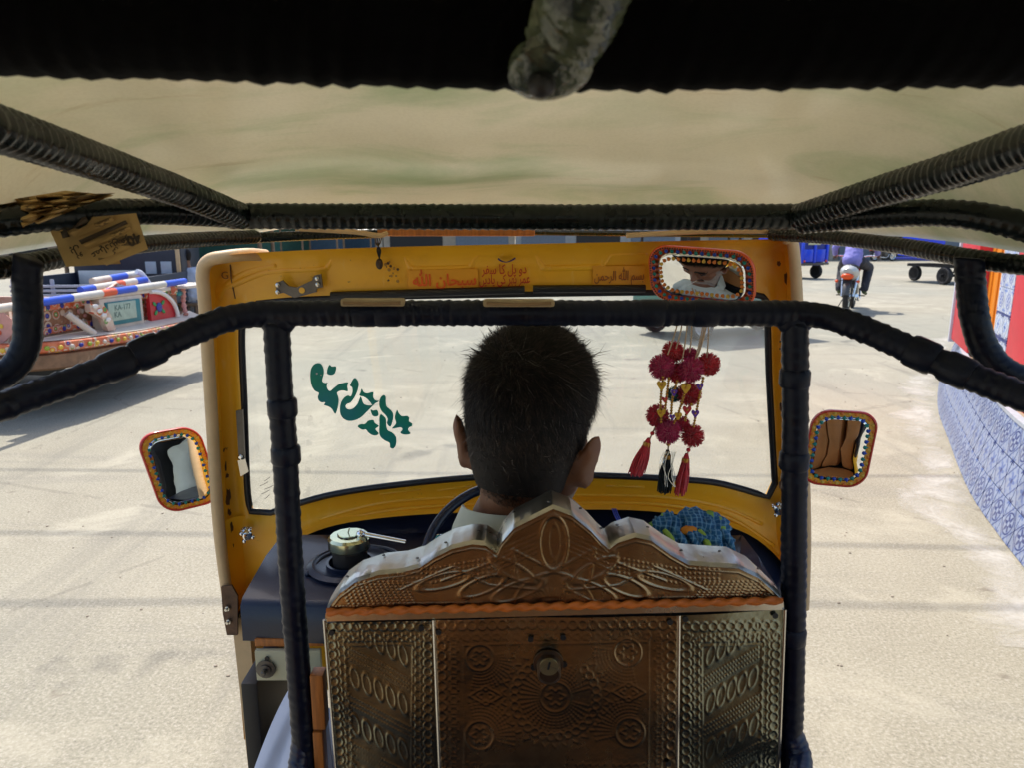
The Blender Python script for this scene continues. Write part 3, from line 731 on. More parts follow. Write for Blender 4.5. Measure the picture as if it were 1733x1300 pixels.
# ------------------------------------------------------------------ motorcycles
SILV = mat('silver_plastic', (.52, .52, .50), .35, .3, var=.1)
TAIL = mat('tail_lamp_red', (.80, .09, .01), .25, var=.1)
def motorcycle(loc, rz, label, name='motorcycle'):
    b = thing(name, loc, label, 'motorcycle', rz)
    wheel('rear_wheel', b, (0, -.62, .30), .30, .095, (1, 0, 0), CHROME, 18)
    wheel('front_wheel', b, (0, .62, .30), .30, .085, (1, 0, 0), CHROME, 18)
    m = MB(); arc = [Vector((0, -.62 + .335 * math.cos(a), .30 + .335 * math.sin(a))) for a in [rad(60 + 14 * i) for i in range(9)]]
    m.tube(arc, .062, 8, flat=.35); m.build('rear_mudguard', DSTEEL, b, 40)
    m = MB(); arc = [Vector((0, .62 + .335 * math.cos(a), .30 + .335 * math.sin(a))) for a in [rad(20 + 15 * i) for i in range(9)]]
    m.tube(arc, .05, 8, flat=.35); m.build('front_mudguard', RED, b, 40)
    m = MB(); L_ = []
    for y_, w_, z0, z1 in ((-.90, .075, .70, .80), (-.82, .135, .63, .86), (-.55, .155, .58, .84), (-.25, .14, .56, .78), (-.1, .09, .56, .76)):
        L_.append([Vector((math.cos(a) * w_, y_, (z0 + z1) / 2 + math.sin(a) * (z1 - z0) / 2)) for a in [i * math.pi / 7 for i in range(14)]])
    m.loft(L_, True, True); tc_ = m.build('tail_cowl', SILV, b, 50)
    m = MB(); m.ball((0, -.90, .665), (.105, .05, .055), 14, 8); m.build('tail_lamp', TAIL, b, 180)
    MB().box((0, -.86, .56), (.15, .012, .12), (rad(-15), 0, 0), .004).build('number_plate', BLACK, b, 30)
    for s_ in (-1, 1):
        m = MB().tube([(s_ * .04, -.83, .60), (s_ * .16, -.83, .58)], .008, 6); io = m.build('indicator_stalk', BLACK, b, 40)
        MB().ball((s_ * .17, -.84, .58), (.03, .035, .025), 10, 6).build('indicator_lens', TAIL, io, 180)
        MB().tube([(s_ * .09, -.62, .30), (s_ * .12, -.40, .66)], [.02, .026], 8).build('rear_shock', CHROME, b, 40)
        MB().tube([(s_ * .075, -.62, .30), (s_ * .07, -.1, .34)], .018, 8).build('swing_arm', BLACK, b, 40)
        MB().tube([(s_ * .08, .62, .30), (s_ * .07, .40, .85)], .022, 8).build('fork_leg', CHROME, b, 40)
        m = MB().tube([(s_ * .06, .02, .28), (s_ * .24, .02, .28)], .012, 6); m.build('foot_peg', BLACK, b, 40)
        m = MB().tube(catmull([(s_ * .28, .28, .98), (s_ * .30, .30, 1.10), (s_ * .31, .28, 1.16)], 4), .006, 6); mo = m.build('mirror_stem', BLACK, b, 40)
        MB().ball((s_ * .33, .27, 1.19), (.055, .012, .04), 12, 8).build('mirror_head', BLACK, mo, 180)
    L_ = []
    for y_, w_, z0, z1 in ((-.62, .06, .80, .86), (-.55, .12, .78, .87), (-.2, .13, .75, .84), (.05, .10, .73, .82), (.12, .06, .74, .80)):
        L_.append([Vector((math.cos(a) * w_, y_, (z0 + z1) / 2 + math.sin(a) * (z1 - z0) / 2)) for a in [i * math.pi / 7 for i in range(14)]])
    MB().loft(L_, True, True).build('seat', BLACK, b, 50)
    L_ = []
    for y_, w_, z0, z1 in ((.06, .05, .72, .80), (.12, .11, .68, .86), (.28, .135, .66, .91), (.42, .10, .70, .90), (.47, .05, .74, .86)):
        L_.append([Vector((math.cos(a) * w_, y_, (z0 + z1) / 2 + math.sin(a) * (z1 - z0) / 2)) for a in [i * math.pi / 7 for i in range(14)]])
    MB().loft(L_, True, True).build('fuel_tank', RED, b, 50)
    m = MB(); m.box((0, .12, .38), (.20, .28, .22), bev=.03)
    for k in range(6): m.box((0, .24, .44 + k * .03), (.17, .16, .012))
    m.build('engine', DSTEEL, b, 30)
    m = MB(); m.tube([(0, -.55, .70), (0, .1, .66), (0, .40, .84)], .024, 8); m.tube([(0, .40, .82), (0, .28, .35), (0, -.1, .34)], .02, 8); m.build('frame', BLACK, b, 40)
    MB().tube(catmull([(.13, .26, .40), (.15, .1, .22), (.15, -.3, .24), (.17, -.85, .34)], 6), [.018] * 9 + [.03] * 10, 10).build('exhaust', CHROME, b, 40)
    MB().tube(catmull([(-.36, .22, .99), (-.22, .34, .99), (0, .40, .95), (.22, .34, .99), (.36, .22, .99)], 6), .012, 8).build('handlebar', CHROME, b, 40)
    hl = MB().ball((0, .47, .88), (.085, .07, .085), 14, 8).build('headlamp', BLACK, b, 180)
    MB().tube([(-.09, -.05, .27), (-.2, -.15, .02)], .008, 6).build('side_stand', BLACK, b, 40)
    b.scale = (1.14,) * 3
    return b
bike_p = G(1446, 527); bike_p.y += .25
bike = motorcycle(bike_p, rad(-30), 'motorcycle with a silver tail cowl and orange lamp ridden by the man in lilac')
# ------------------------------------------------------------------ blue cargo rickshaw and flatbed loader further down the road
blue_p = G(1383, 472)
br = thing('cargo_rickshaw', blue_p + Vector((-.28, .4, 0)), 'bright blue three wheeled cargo rickshaw driving away on the dusty road', 'rickshaw', rad(25))
CB = mat('cobalt_paint', (.01, .06, .75), .3, var=.1, coat=.3)
CBD = mat('cobalt_dark', (.008, .02, .22), .4, var=.15)
MB().box((0, .9, .55), (1.25, 2.3, .12), bev=.02).build('chassis', CBD, br, 30)
bd = MB().box((0, .25, 1.02), (1.3, 1.2, .80), bev=.03).build('cargo_box', CBD, br, 30)
for x_ in (-.63, -.02, .60): MB().box((x_, -.37, 1.0), (.12, .05, .82), bev=.01).build('corner_post', CB, bd, 30)
for x_ in (-.33, .29): MB().box((x_, -.365, .86), (.44, .03, .46), bev=.01).build('tail_panel', CB, bd, 30)
MB().box((-.1, -.39, 1.30), (.60, .03, .10), bev=.006).build('sign_board', mat('sign_yellow', (.62, .62, .36), .5, var=.2), bd, 30)
MB().box((0, -.42, .56), (1.30, .06, .08), bev=.01).build('bumper', DSTEEL, br, 30)
for x_ in (-.55, .55): MB().ball((x_, -.40, .66), (.05, .03, .05), 10, 6).build('tail_lamp', TAIL, br, 180)
MB().prism([Vector((-.62, 1.0, .6)), Vector((-.62, 1.0, 1.7)), Vector((-.62, 1.75, 1.7)), Vector((-.62, 2.1, 1.1)), Vector((-.62, 2.1, .6))], (1.24, 0, 0)).build('cab', CB, br, 30)
for x_ in (-.58, .58): wheel('wheel', br, (x_, .05, .26), .26, .15, (1, 0, 0), SILV)
wheel('wheel', br, (0, 1.85, .26), .26, .14, (1, 0, 0), SILV)
lp = G(1562, 483)
lo = thing('flatbed_loader', lp + Vector((1.35, .5, 0)), 'blue flatbed loader with black wheels beyond the red gate pillar', 'cargo loader', rad(12))
MB().box((.35, .9, .80), (1.75, 2.6, .09), bev=.02).build('flatbed', CBD, lo, 30)
MB().box((.35, -.42, .80), (1.8, .06, .15), bev=.01).build('tail_beam', CBD, lo, 30)
MB().box((-.28, -.455, .80), (.16, .02, .09), bev=.005).build('reflector', RED, lo, 30)
m = MB(); m.box((.35, .9, .58), (.9, 2.4, .10)); m.tube([(-.6, .05, .3), (1.3, .05, .3)], .05, 8); m.box((.35, .05, .40), (.35, .35, .22), bev=.03); m.tube([(-.1, -.3, .7), (.1, .3, .35)], .03, 6); m.tube([(.8, -.3, .7), (.6, .3, .35)], .03, 6); m.build('axle', BLACK, lo, 30)
for x_ in (-.42, 1.12): wheel('wheel', lo, (x_, .05, .29), .29, .16, (1, 0, 0), DSTEEL)
wheel('wheel', lo, (.35, 2.2, .27), .27, .14, (1, 0, 0), DSTEEL)
MB().prism([Vector((-.2, 1.6, .86)), Vector((-.2, 1.6, 1.75)), Vector((-.2, 2.3, 1.75)), Vector((-.2, 2.5, .9))], (1.1, 0, 0)).build('cab', CB, lo, 30)
bike2 = motorcycle(G(1496, 442) + Vector((.25, .6, 0)), rad(-75), 'parked motorcycle standing side on further down the road beyond the rider')
# ------------------------------------------------------------------ green auto rickshaw standing ahead, seen through the windshield
gp = G(1205, 574)
ga = thing('green_rickshaw', gp + Vector((.0, .6, 0)), 'green and red auto rickshaw standing on the road ahead of the windshield', 'rickshaw', rad(-64))
GRN = mat('rickshaw_green', (.03, .16, .12), .35, var=.15, coat=.3)
MB().box((0, .2, .40), (1.2, 2.1, .16), bev=.04).build('chassis', BLACK, ga, 30)
L_ = []
for y_, w_, z0, z1 in ((-.95, .55, .35, 1.0), (-.85, .62, .32, 1.12), (.0, .64, .32, .72), (.55, .62, .32, .72), (1.0, .52, .34, .95), (1.35, .30, .38, .92)):
    L_.append([Vector((w_ * sx, y_, z)) for sx, z in ((-1, z0), (-1.0, (z0 + z1) / 2), (-.92, z1), (.92, z1), (1.0, (z0 + z1) / 2), (1, z0))])
MB().loft(L_, True, True).build('body', GRN, ga, 40)
MB().box((0, .1, 1.66), (1.22, 2.1, .10), bev=.045).build('roof', BLACK, ga, 40)
for x_ in (-.56, .56):
    for y_, y2 in ((-.88, -.8), (.15, .15), (1.05, .95)): MB().tube([(x_, y_, .7), (x_, y2, 1.62)], .022, 8).build('roof_post', BLACK, ga, 40)
MB().box((0, -.45, .74), (1.05, .5, .16), bev=.05).build('bench', RED, ga, 40)
MB().box((0, -.72, 1.02), (1.05, .12, .5), bev=.05).build('bench_back', RED, ga, 40)
MB().box((0, .99, 1.22), (1.0, .015, .50), bev=.004).build('windscreen', DARKGLASS, ga, 30)
for x_ in (-.54, .54): wheel('wheel', ga, (x_, -.5, .23), .23, .13, (1, 0, 0), SILV)
wheel('wheel', ga, (0, 1.2, .23), .23, .12, (1, 0, 0), SILV)
# ------------------------------------------------------------------ shaded market at the far left, stalls and shops along the far side
TARPS = [mat('tarp_%d' % i, c_, .7, var=.2) for i, c_ in enumerate([(.03, .07, .12), (.02, .10, .08), (.10, .22, .45), (.45, .40, .32), (.30, .06, .05), (.40, .30, .08)])]
TNAME = ['dark blue', 'dark green', 'pale blue', 'beige', 'dull red', 'mustard']
WOODD = mat('stall_wood', (.20, .13, .08), .7, var=.3, vs=8)
def stall(loc, rz, w, d, h, ti, label):
    s_ = thing('market_stall', loc, label, 'stall', rz, 'market stalls along the far side')
    for x_ in (-w / 2, w / 2):
        for y_ in (-d / 2, d / 2): MB().tube([(x_, y_, 0), (x_, y_, h)], .04, 8).build('post', WOODD, s_, 40)
    L_ = []
    for i in range(7):
        x_ = -w / 2 - .15 + (w + .3) * i / 6; sg = -.08 * math.sin(math.pi * i / 6)
        L_.append([Vector((x_, -d / 2 - .35, h - .2 + sg)), Vector((x_, 0, h + .18 + sg)), Vector((x_, d / 2 + .2, h + sg)), Vector((x_, d / 2 + .2, h - .03 + sg)), Vector((x_, 0, h + .15 + sg)), Vector((x_, -d / 2 - .35, h - .23 + sg))])
    MB().loft(L_, True, True).build('canopy', TARPS[ti], s_, 40)
    MB().box((0, 0, .75), (w, d * .8, .06), bev=.01).build('table_top', WOODD, s_, 30)
    MB().box((0, -d * .38, .38), (w, .04, .70), bev=.005).build('table_front', TARPS[(ti + 2) % 6], s_, 30)
    MB().box((0, d / 2, h / 2), (w, .04, h - .1), bev=.005).build('back_cloth', TARPS[(ti + 1) % 2], s_, 30)
    return s_
CRATES = [mat('crate_%d' % i, c_, .6, var=.25) for i, c_ in enumerate([(.03, .12, .10), (.02, .06, .16), (.10, .10, .11), (.30, .22, .12), (.35, .06, .04), (.12, .28, .40)])]
CNAME = ['green', 'navy', 'charcoal', 'tan', 'red', 'light blue']
def crate(loc, rz, d, ci, label, group):
    c_ = thing('crate', loc, label, 'crate', rz, group)
    w, l, h = d
    for s_ in (-1, 1):
        for k in range(3):
            MB().box((s_ * w / 2, 0, h * (k + .5) / 3), (.02, l, h / 3 - .02)).build('slat', CRATES[ci], c_)
            MB().box((0, s_ * l / 2, h * (k + .5) / 3), (w - .03, .02, h / 3 - .02)).build('slat', CRATES[ci], c_)
    MB().box((0, 0, .02), (w - .03, l - .03, .02)).build('base', CRATES[ci], c_)
    MB().box((0, 0, h * .86), (w - .05, l - .05, .05), bev=.01).build('filling', CRATES[(ci + 3) % 6], c_, 30)
    return c_

stall((-6.6, 14.2, 0), rad(10), 3.4, 1.6, 2.3, 0, 'dark blue market stall in deep shade behind the painted pickup')
def ground_crates(x, y, rz, cols, n0):
    z = 0.0
    for k, ci in enumerate(cols):
        pos = ['standing on the ground', 'second in its stack', 'third in its stack', 'topmost of its stack'][k if k < len(cols) - 1 or k == 0 else 3]
        crate((x + R.uniform(-.04, .04), y + R.uniform(-.04, .04), z), rz + R.uniform(-.1, .1), (.7, .5, .32), ci, '%s slatted crate %s %s' % (CNAME[ci], pos, n0), 'crates stacked by the shaded stall'); z += .325
ground_crates(-6.38, 12.3, .1, [1, 1, 0], 'behind the painted pickup')
ground_crates(-7.15, 12.6, -.1, [2, 0, 1], 'beside the slatted pickup')
lt_ = thing('low_table', (-6.12, 12.75, 0), 'small tan table with a pale top beside the seated man in maroon', 'table', rad(8))
MB().box((0, 0, .79), (.55, .45, .03), bev=.005).build('table_top', CRM, lt_, 30)
MB().box((0, 0, .66), (.42, .34, .22), bev=.01).build('drawer_box', mat('tan_board', (.34, .27, .17), .6, var=.2), lt_, 30)
for a in (-1, 1):
    for b_ in (-1, 1): MB().tube([(a * .2, b_ * .15, .56), (a * .22, b_ * .17, 0)], .02, 8).build('leg', WOODD, lt_, 40)
SH = [mat('shop_wall_%d' % i, c_, .8, var=.15, vs=3, bump=.1) for i, c_ in enumerate([(.45, .38, .30), (.38, .40, .42), (.50, .44, .36), (.34, .26, .20)])]
SHN = ['tan', 'grey', 'sand coloured', 'brown']
SHUT = mat('roller_shutter', (.16, .20, .26), .5, .3, var=.15)
def shop(x, y, w, h, ci, k, rz, label):
    s_ = thing('shop_building', (x, y, 0), label, 'building', rz, 'shops across the road')
    MB().box((0, 2.5, h / 2), (w, 5, h)).build('wall', SH[ci], s_)
    MB().box((0, -.05, h + .12), (w + .2, 5.4 * .1, .24), bev=.03).build('cornice', SH[(ci + 1) % 4], s_, 30)
    n = max(1, int(w // 3)); bw = w / n
    for i in range(n):
        cx = -w / 2 + bw * (i + .5)
        op = MB().box((cx, -.01, 1.3), (bw * .8, .06, 2.6)).build('shop_front', BLACK if (i + k) % 2 else SHUT, s_)
        if not (i + k) % 2:
            for j in range(10): MB().box((cx, -.05, .15 + j * .25), (bw * .78, .03, .19)).build('shutter_slat', SHUT, op)
        MB().box((cx, -.12, 3.05), (bw * .86, .12, .6), bev=.02).build('sign_board', TARPS[(i + k) % 6], s_, 30)
        MB().prism([Vector((cx - bw * .45, -.06, 2.72)), Vector((cx - bw * .45, -1.3, 2.35)), Vector((cx - bw * .45, -1.3, 2.31)), Vector((cx - bw * .45, -.06, 2.68))], (bw * .9, 0, 0)).build('awning', TARPS[(i * 2 + k) % 6], s_)
        if h > 5:
            wd = MB().box((cx, -.02, 4.8), (bw * .4, .08, 1.3)).build('window', DARKGLASS, s_)
            MB().box((cx, -.08, 4.1), (bw * .46, .14, .08)).build('sill', SH[(ci + 2) % 4], wd); MB().box((cx, -.07, 4.8), (.05, .04, 1.3)).build('mullion', WHITE, wd)
xx = -34.0
SHOPLAB = ['brown shop building with shutters at the far left end', 'grey two storey shop building behind the dark market stalls', 'sand coloured shop building across the road with awnings', 'tan shop building across the road straight ahead', 'grey shop building across the road with a red awning', 'wide sand coloured shop building far up the road', 'brown shop building at the far right of the road', 'tan shop building beyond the gateway']
for i, (w, h, ci) in enumerate(((9, 4.2, 3), (8, 6.6, 1), (9, 4.4, 2), (8, 6.8, 0), (10, 4.5, 1), (12, 6.5, 2), (9, 4.4, 3), (10, 6.6, 0))):
    shop(xx + w / 2, 44 + (0 if i < 5 else 6), w, h, ci, i, 0, SHOPLAB[i]); xx += w + .06
for i, (px, Y, ti) in enumerate(((455, 31, 2), (505, 33, 4), (560, 32, 3), (615, 34, 1))):
    p = G(px, 460); x_ = (px - CX) / 1175 * Y
    stall((x_, Y, 0), 0, 1.5, 1.2, 2.2, ti, '%s market stall across the road above the yellow frame' % TNAME[ti])
# overhead cables that cross above the road on two poles; their shadows lie on the concrete
POLE = mat('pole_concrete', (.38, .36, .33), .8, var=.15)
for x_, nm in ((-9.5, 'concrete utility pole at the left side of the road with cable arm'), (10.5, 'concrete utility pole right of the gateway with cable arm')):
    up_ = thing('utility_pole', (x_, 6.6, 0), nm, 'utility pole')
    MB().tube([(0, 0, 0), (0, 0, 7.6)], [.16, .10], 12).build('shaft', POLE, up_, 40)
    MB().box((0, 0, 6.6), (.1, 2.6, .1), bev=.01).build('cross_arm', DSTEEL, up_, 30)
    for y_ in (-1.1, -.3, .9): MB().lathe([(.03, 0), (.05, .03), (.03, .06), (.05, .09), (.02, .13)], (0, y_, 6.65), (0, 0, 1), 10).build('insulator', WHITE, up_, 40)
for k, (ya, yb) in enumerate(((5.5, 5.5), (6.3, 6.3), (7.5, 7.5))):
    pts = [Vector((-9.5 + 20 * i / 24, ya + (yb - ya) * i / 24 + .22 * math.sin(i / 24 * 5 + k), 6.78 - .55 * math.sin(math.pi * i / 24))) for i in range(25)]
    o = MB().tube(pts, .013, 6).build('overhead_cable', BLACK, None, 40)
    tag(o, 'black overhead cable strung between the two utility poles', 'cable', 'cables above the road')
# ------------------------------------------------------------------ the auto rickshaw we sit in
rk = thing('auto_rickshaw', (0, .7, 0), 'yellow auto rickshaw seen from its passenger seat with black wrapped bars and embossed metal partition', 'rickshaw', local=False)
def Yf(py): return 1.38 + (py - 410) / 490 * .085             # raked windshield plane
def F(px, py, dy=0.0): return P(px, py, Yf(py) + dy)
def wrapped_bar(pts, r, pitch, name='wrapped_bar', m=None, parent=rk, ridge=.09, slant=.28, seg=14, seed=0, taper=None):
    rr = random.Random(seed); path = resample(pts, pitch / 3)
    n = len(path); rad_ = []; ph = 0
    L_ = []; k = 0; amp = 1.0
    for i in range(n):
        j = i % 3
        if j == 0: amp = rr.uniform(.35, 1.25) if m is not TAPE2 else rr.uniform(.8, 1.1)
        base = r * (1 + (taper(i / n) if taper else 0))
        rad_.append(base * (1 + ridge * amp * (0, .55, 1)[j]))
    o = MB().tube(path, rad_, seg, slant=slant).build(name, m or TAPE, parent, 180)
    return o
# roof: inner vinyl skin and outer shell
_ey = [-.75, .30, .64, .74, .86, 1.0, 1.16, 1.28, 1.34]
_ex = [.60, .60, .590, .580, .565, .548, .510, .478, .458]
_ez = [1.50, 1.50, 1.482, 1.482, 1.488, 1.500, 1.506, 1.510, 1.512]
_cz = [1.73, 1.715, 1.650, 1.630, 1.607, 1.578, 1.552, 1.533, 1.522]
def roof_edge(y): return float(np.interp(y, _ey, _ex))
def roof_z(x, y):
    s_ = abs(x) / roof_edge(y); zc, ze = float(np.interp(y, _ey, _cz)), float(np.interp(y, _ey, _ez))
    return zc - (zc - ze) * min(1.1, s_) ** 6.5
ys = [1.34, 1.30, 1.25, 1.2, 1.1, 1.0, .9, .8, .7, .6, .5, .4, .3, .15, 0, -.2, -.4, -.6, -.75]
xs = [-1 + 2 * i / 32 for i in range(33)]
def roof_sheet(dz, name, m, flip=False):
    vs = []
    for y in ys:
        for f_ in xs:
            x = f_ * (roof_edge(y) + (.0 if dz < .01 else .012)); vs.append(Vector((x, y, roof_z(x, y) + dz + .0025 * math.sin(x * 23 + y * 7) + .002 * math.sin(y * 41 + x * 5))))
    n = len(xs); top = [v + Vector((0, 0, .008)) for v in vs]; k = len(vs)
    fs = [(i * n + j, i * n + j + 1, (i + 1) * n + j + 1, (i + 1) * n + j) for i in range(len(ys) - 1) for j in range(n - 1)]
    mb = MB(); mb.add(vs, fs); mb.add(top, fs); return mb.build(name, m, rk, 180)
roof_sheet(.0, 'ceiling_lining', CEIL)
roof_sheet(.03, 'roof_cover', CANVAS)
# seams of the lining
for y in (1.16,):
    MB().tube([Vector((x * roof_edge(y), y, roof_z(x * roof_edge(y), y) - .001)) for x in xs[3:-3]], .0016, 5).build('lining_seam', mat('seam_thread', (.34, .31, .23), .6), rk, 40)
# front eave board and trims between roof and windshield
MB().tube(catmull([P(380, 352, 1.36), P(600, 349, 1.37), P(900, 347, 1.375), P(1350, 349, 1.36)], 8), .010, 6).build('eave_trim', mat('eave_orange', (.55, .26, .09), .5, var=.2), rk, 40)
m = MB(); a, b = P(640, 394, 1.345), P(905, 391, 1.345); m.box((a + b) / 2, ((b - a).length, .02, .014), bev=.003); m.build('wood_strip', ORG_WOOD, rk, 30)
m = MB(); a, b = P(905, 392, 1.36), P(1330, 397, 1.36); m.tube([a, a.lerp(b, .5), b], .006, 8); m.build('front_edge_bar', TAPE2, rk, 40)
wrapped_bar(catmull([P(430, 402, 1.30), P(520, 398, 1.335), P(640, 394, 1.345)], 6), .0085, .007, 'front_edge_bar', TAPE2, seed=5)
MB().tube(catmull([P(500, 386, 1.27), P(600, 392, 1.29), P(640, 398, 1.30), P(655, 394, 1.31)], 6), .0045, 8).build('reed_strip', CREAM, rk, 40)
MB().tube(catmull([P(1060, 398, 1.30), P(1200, 391, 1.30), P(1340, 391, 1.28)], 6), .0045, 8).build('reed_strip', CREAM, rk, 40)
# bars
BR = .0168
wrapped_bar(catmull([P(385, 365, 1.0), P(620, 366, 1.0), P(866, 367, 1.0), P(1100, 367, 1.0), P(1365, 366, 1.0)], 8), BR, .0125, 'roof_bar', TAPE2, seed=1, slant=.12)
wrapped_bar([P(410, 366, .995), P(300, 322, .85), P(150, 268, .68), P(-40, 205, .53), Vector((-.43, .40, 1.60)), Vector((-.47, .1, 1.63)), Vector((-.48, -.62, 1.63))], BR, .0105, 'roof_bar', TAPE2, seed=2)
wrapped_bar([P(1348, 368, .995), P(1480, 326, .84), P(1620, 285, .70), P(1780, 232, .57), Vector((.44, .40, 1.60)), Vector((.47, .1, 1.63)), Vector((.48, -.62, 1.63))], BR, .0105, 'roof_bar', TAPE2, seed=3)
wrapped_bar(catmull([P(398, 366, .99), P(260, 358, .88), P(120, 363, .80), P(-60, 385, .74), P(-220, 420, .70), Vector((-.595, .66, 1.47))], 8), .0145, .010, 'roof_bar', TAPE2, seed=4)
wrapped_bar(catmull([P(1355, 376, .99), P(1480, 364, .88), P(1600, 360, .81), P(1700, 374, .77), P(1800, 408, .74), Vector((.59, .70, 1.47))], 8), .0145, .010, 'roof_bar', TAPE2, seed=6)
wrapped_bar(catmull([P(432, 400, 1.28), P(350, 404, 1.16), P(240, 413, 1.0), P(120, 432, .86), P(-20, 455, .74), Vector((-.58, .60, 1.472)), Vector((-.60, .3, 1.488)), Vector((-.60, -.64, 1.49))], 8), .0112, .009, 'eave_bar', TAPE2, seed=7)
wrapped_bar(catmull([P(1305, 396, 1.28), P(1400, 401, 1.14), P(1520, 415, .98), P(1640, 436, .84), P(1760, 450, .75), Vector((.58, .60, 1.472)), Vector((.60, .3, 1.488)), Vector((.60, -.64, 1.49))], 8), .0105, .009, 'eave_bar', TAPE2, seed=8)
# heavy rail overhead, close to the camera
wrapped_bar(catmull([Vector((-.60, .44, 1.50)), Vector((-.56, .435, 1.585)), Vector((-.48, .43, 1.625)), P(0, 14, .42), P(400, 24, .42), P(866, 38, .42), P(1300, 38, .42), P(1733, 32, .42), Vector((.48, .43, 1.62)), Vector((.56, .435, 1.58)), Vector((.60, .44, 1.50))], 8), .0335, .016, 'overhead_rail', RAILM, seed=9, ridge=.07)
# tube with clear plastic wrap joining the rail from behind
clr = mat('clear_plastic_wrap', (.13, .16, .10), .12, var=.6, vs=18, bump=.5, bs=60, col2=(.03, .04, .03), mask=(.45, .58), ms=14, stretch=(1, 1, 1), spec=.8)
wrapped_bar([P(948, 78, .400), P(985, 0, .365), P(1010, -120, .30), P(1030, -240, .25)], .0185, .006, 'wrapped_brace', clr, seed=10, ridge=.18)
MB().lathe([(.012, 0), (.021, .003), (.022, .010), (.014, .014)], P(928, 96, .395), (.1, -.5, -1), 18).build('brace_collar', clr, rk, 40)
MB().ball(P(916, 143, .385), (.0075, .0075, .0065), 10, 8).build('brace_knob', BLACK, rk, 180)
# cross bar and posts behind the driver
PR = .0148
cb_path = catmull([Vector((-.60, .12, .94)), Vector((-.60, .35, 1.05)), P(-200, 775, .585), P(0, 690, .66), P(140, 640, .70), P(250, 595, .735), P(330, 560, .765), P(390, 538, .785), P(450, 530, .80)], 6) + catmull([P(500, 530, .80), P(866, 529, .80), P(1290, 530, .80)], 10) + catmull([P(1345, 530, .80), P(1400, 536, .79), P(1460, 556, .77), P(1560, 600, .735), P(1650, 640, .70), P(1740, 676, .665), P(1930, 757, .59), Vector((.60, .35, 1.05)), Vector((.60, .12, .94))], 6)
wrapped_bar(cb_path, .0140, .0105, 'cross_bar', TAPE, seed=11, ridge=.10)
for (px, py, Y, r) in ((255, 592, .737, .0175), (1555, 598, .737, .0175), (1620, 627, .71, .017), (190, 620, .715, .0165), (600, 530, .80, .0158), (655, 530, .80, .0158), (1120, 530, .80, .0157), (1180, 530, .80, .0157)):
    i = min(range(len(cb_path)), key=lambda k: (cb_path[k] - P(px, py, Y)).length); a = cb_path[max(i - 1, 0)]; b = cb_path[min(i + 1, len(cb_path) - 1)]; t = (b - a).normalized(); c0 = cb_path[i]
    MB().tube([c0 - t * .014, c0 - t * .010, c0 + t * .010, c0 + t * .014], [r * .93, r, r, r * .93], 14).build('tape_band', TAPE, rk, 50)
lp_ = [P(468, 545, .80), P(474, 660, .80), P(482, 760, .80), P(488, 880, .80), P(495, 1000, .80), P(505, 1130, .80), P(514, 1260, .80), P(520, 1400, .80)]
rp_ = [P(1345, 545, .80), P(1346, 700, .80), P(1344, 850, .80), P(1343, 1000, .80), P(1341, 1150, .80), P(1338, 1250, .80), P(1337, 1420, .80)]
wrapped_bar(catmull(lp_, 5), PR * .97, .013, 'seat_post', TAPE, seed=12, ridge=.08, slant=.2)
wrapped_bar(catmull(rp_, 5), PR * .97, .013, 'seat_post', TAPE, seed=13, ridge=.08, slant=.2)
for (px, py) in ((478, 690), (484, 770), (1345, 640), (1344, 780), (1340, 1075)):
    c0 = P(px, py, .80); MB().tube([c0 + Vector((0, 0, z)) for z in (-.011, -.008, .008, .011)], [PR * 1.04, PR * 1.16, PR * 1.16, PR * 1.04], 14).build('tape_band', TAPE, rk, 50)
wrapped_bar(catmull([P(1338, 1235, .80), P(1352, 1270, .79), P(1356, 1300, .77), P(1340, 1340, .74), P(1280, 1420, .70)], 6), .013, .009, 'seat_brace', mat('navy_tape', (.008, .016, .05), .3, var=.3, vs=30), seed=14)
wrapped_bar(catmull([P(512, 1240, .80), P(505, 1290, .79), P(495, 1360, .76)], 6), .012, .009, 'seat_brace', MATS['navy_tape'], seed=15)
for (px, py) in ((470, 544), (1345, 544)):            # filled corners under the bar
    c0 = P(px, py, .80); MB().ball(c0, (.021, .0142, .016), 14, 8).build('tape_joint', TAPE, rk, 180)
# pads tied on the cross bar
PADM = mat('tan_foam_pad', (.42, .33, .20), .7, var=.2, vs=25, bump=.2, bs=90)
for (x0, x1, yy) in ((578, 686, 511), (818, 938, 512)):
    a, b = P(x0, yy, .793), P(x1, yy, .793)
    po = MB().box((a + b) / 2, ((b - a).length, .016, .0085), bev=.003).build('bar_pad', PADM, rk, 40)
    MB().tube([a + Vector((.004, -.009, 0)), a.lerp(b, .5) + Vector((0, -.0105, -.001)), b + Vector((-.004, -.009, 0))], .0022, 6).build('pad_lip', mat('pad_edge', (.26, .17, .09), .7, var=.2), po, 40)
# side loops at the edge of the roof
wrapped_bar(catmull([P(48, 438, .74), P(46, 480, .74), P(48, 540, .735), P(42, 590, .73), P(10, 632, .72), P(-70, 665, .70), P(-200, 695, .66), Vector((-.60, .40, 1.30)), Vector((-.60, .0, 1.27)), Vector((-.60, -.60, 1.27))], 8), .0135, .010, 'side_loop', TAPE, seed=16, ridge=.06)
wrapped_bar(catmull([P(1640, 436, .80), P(1643, 480, .80), P(1650, 540, .79), P(1668, 592, .785), P(1705, 630, .775), P(1790, 660, .76), P(1930, 690, .68), Vector((.60, .40, 1.30)), Vector((.60, .0, 1.27)), Vector((.60, -.60, 1.27))], 8), .0145, .010, 'side_loop', TAPE, seed=17, ridge=.06)
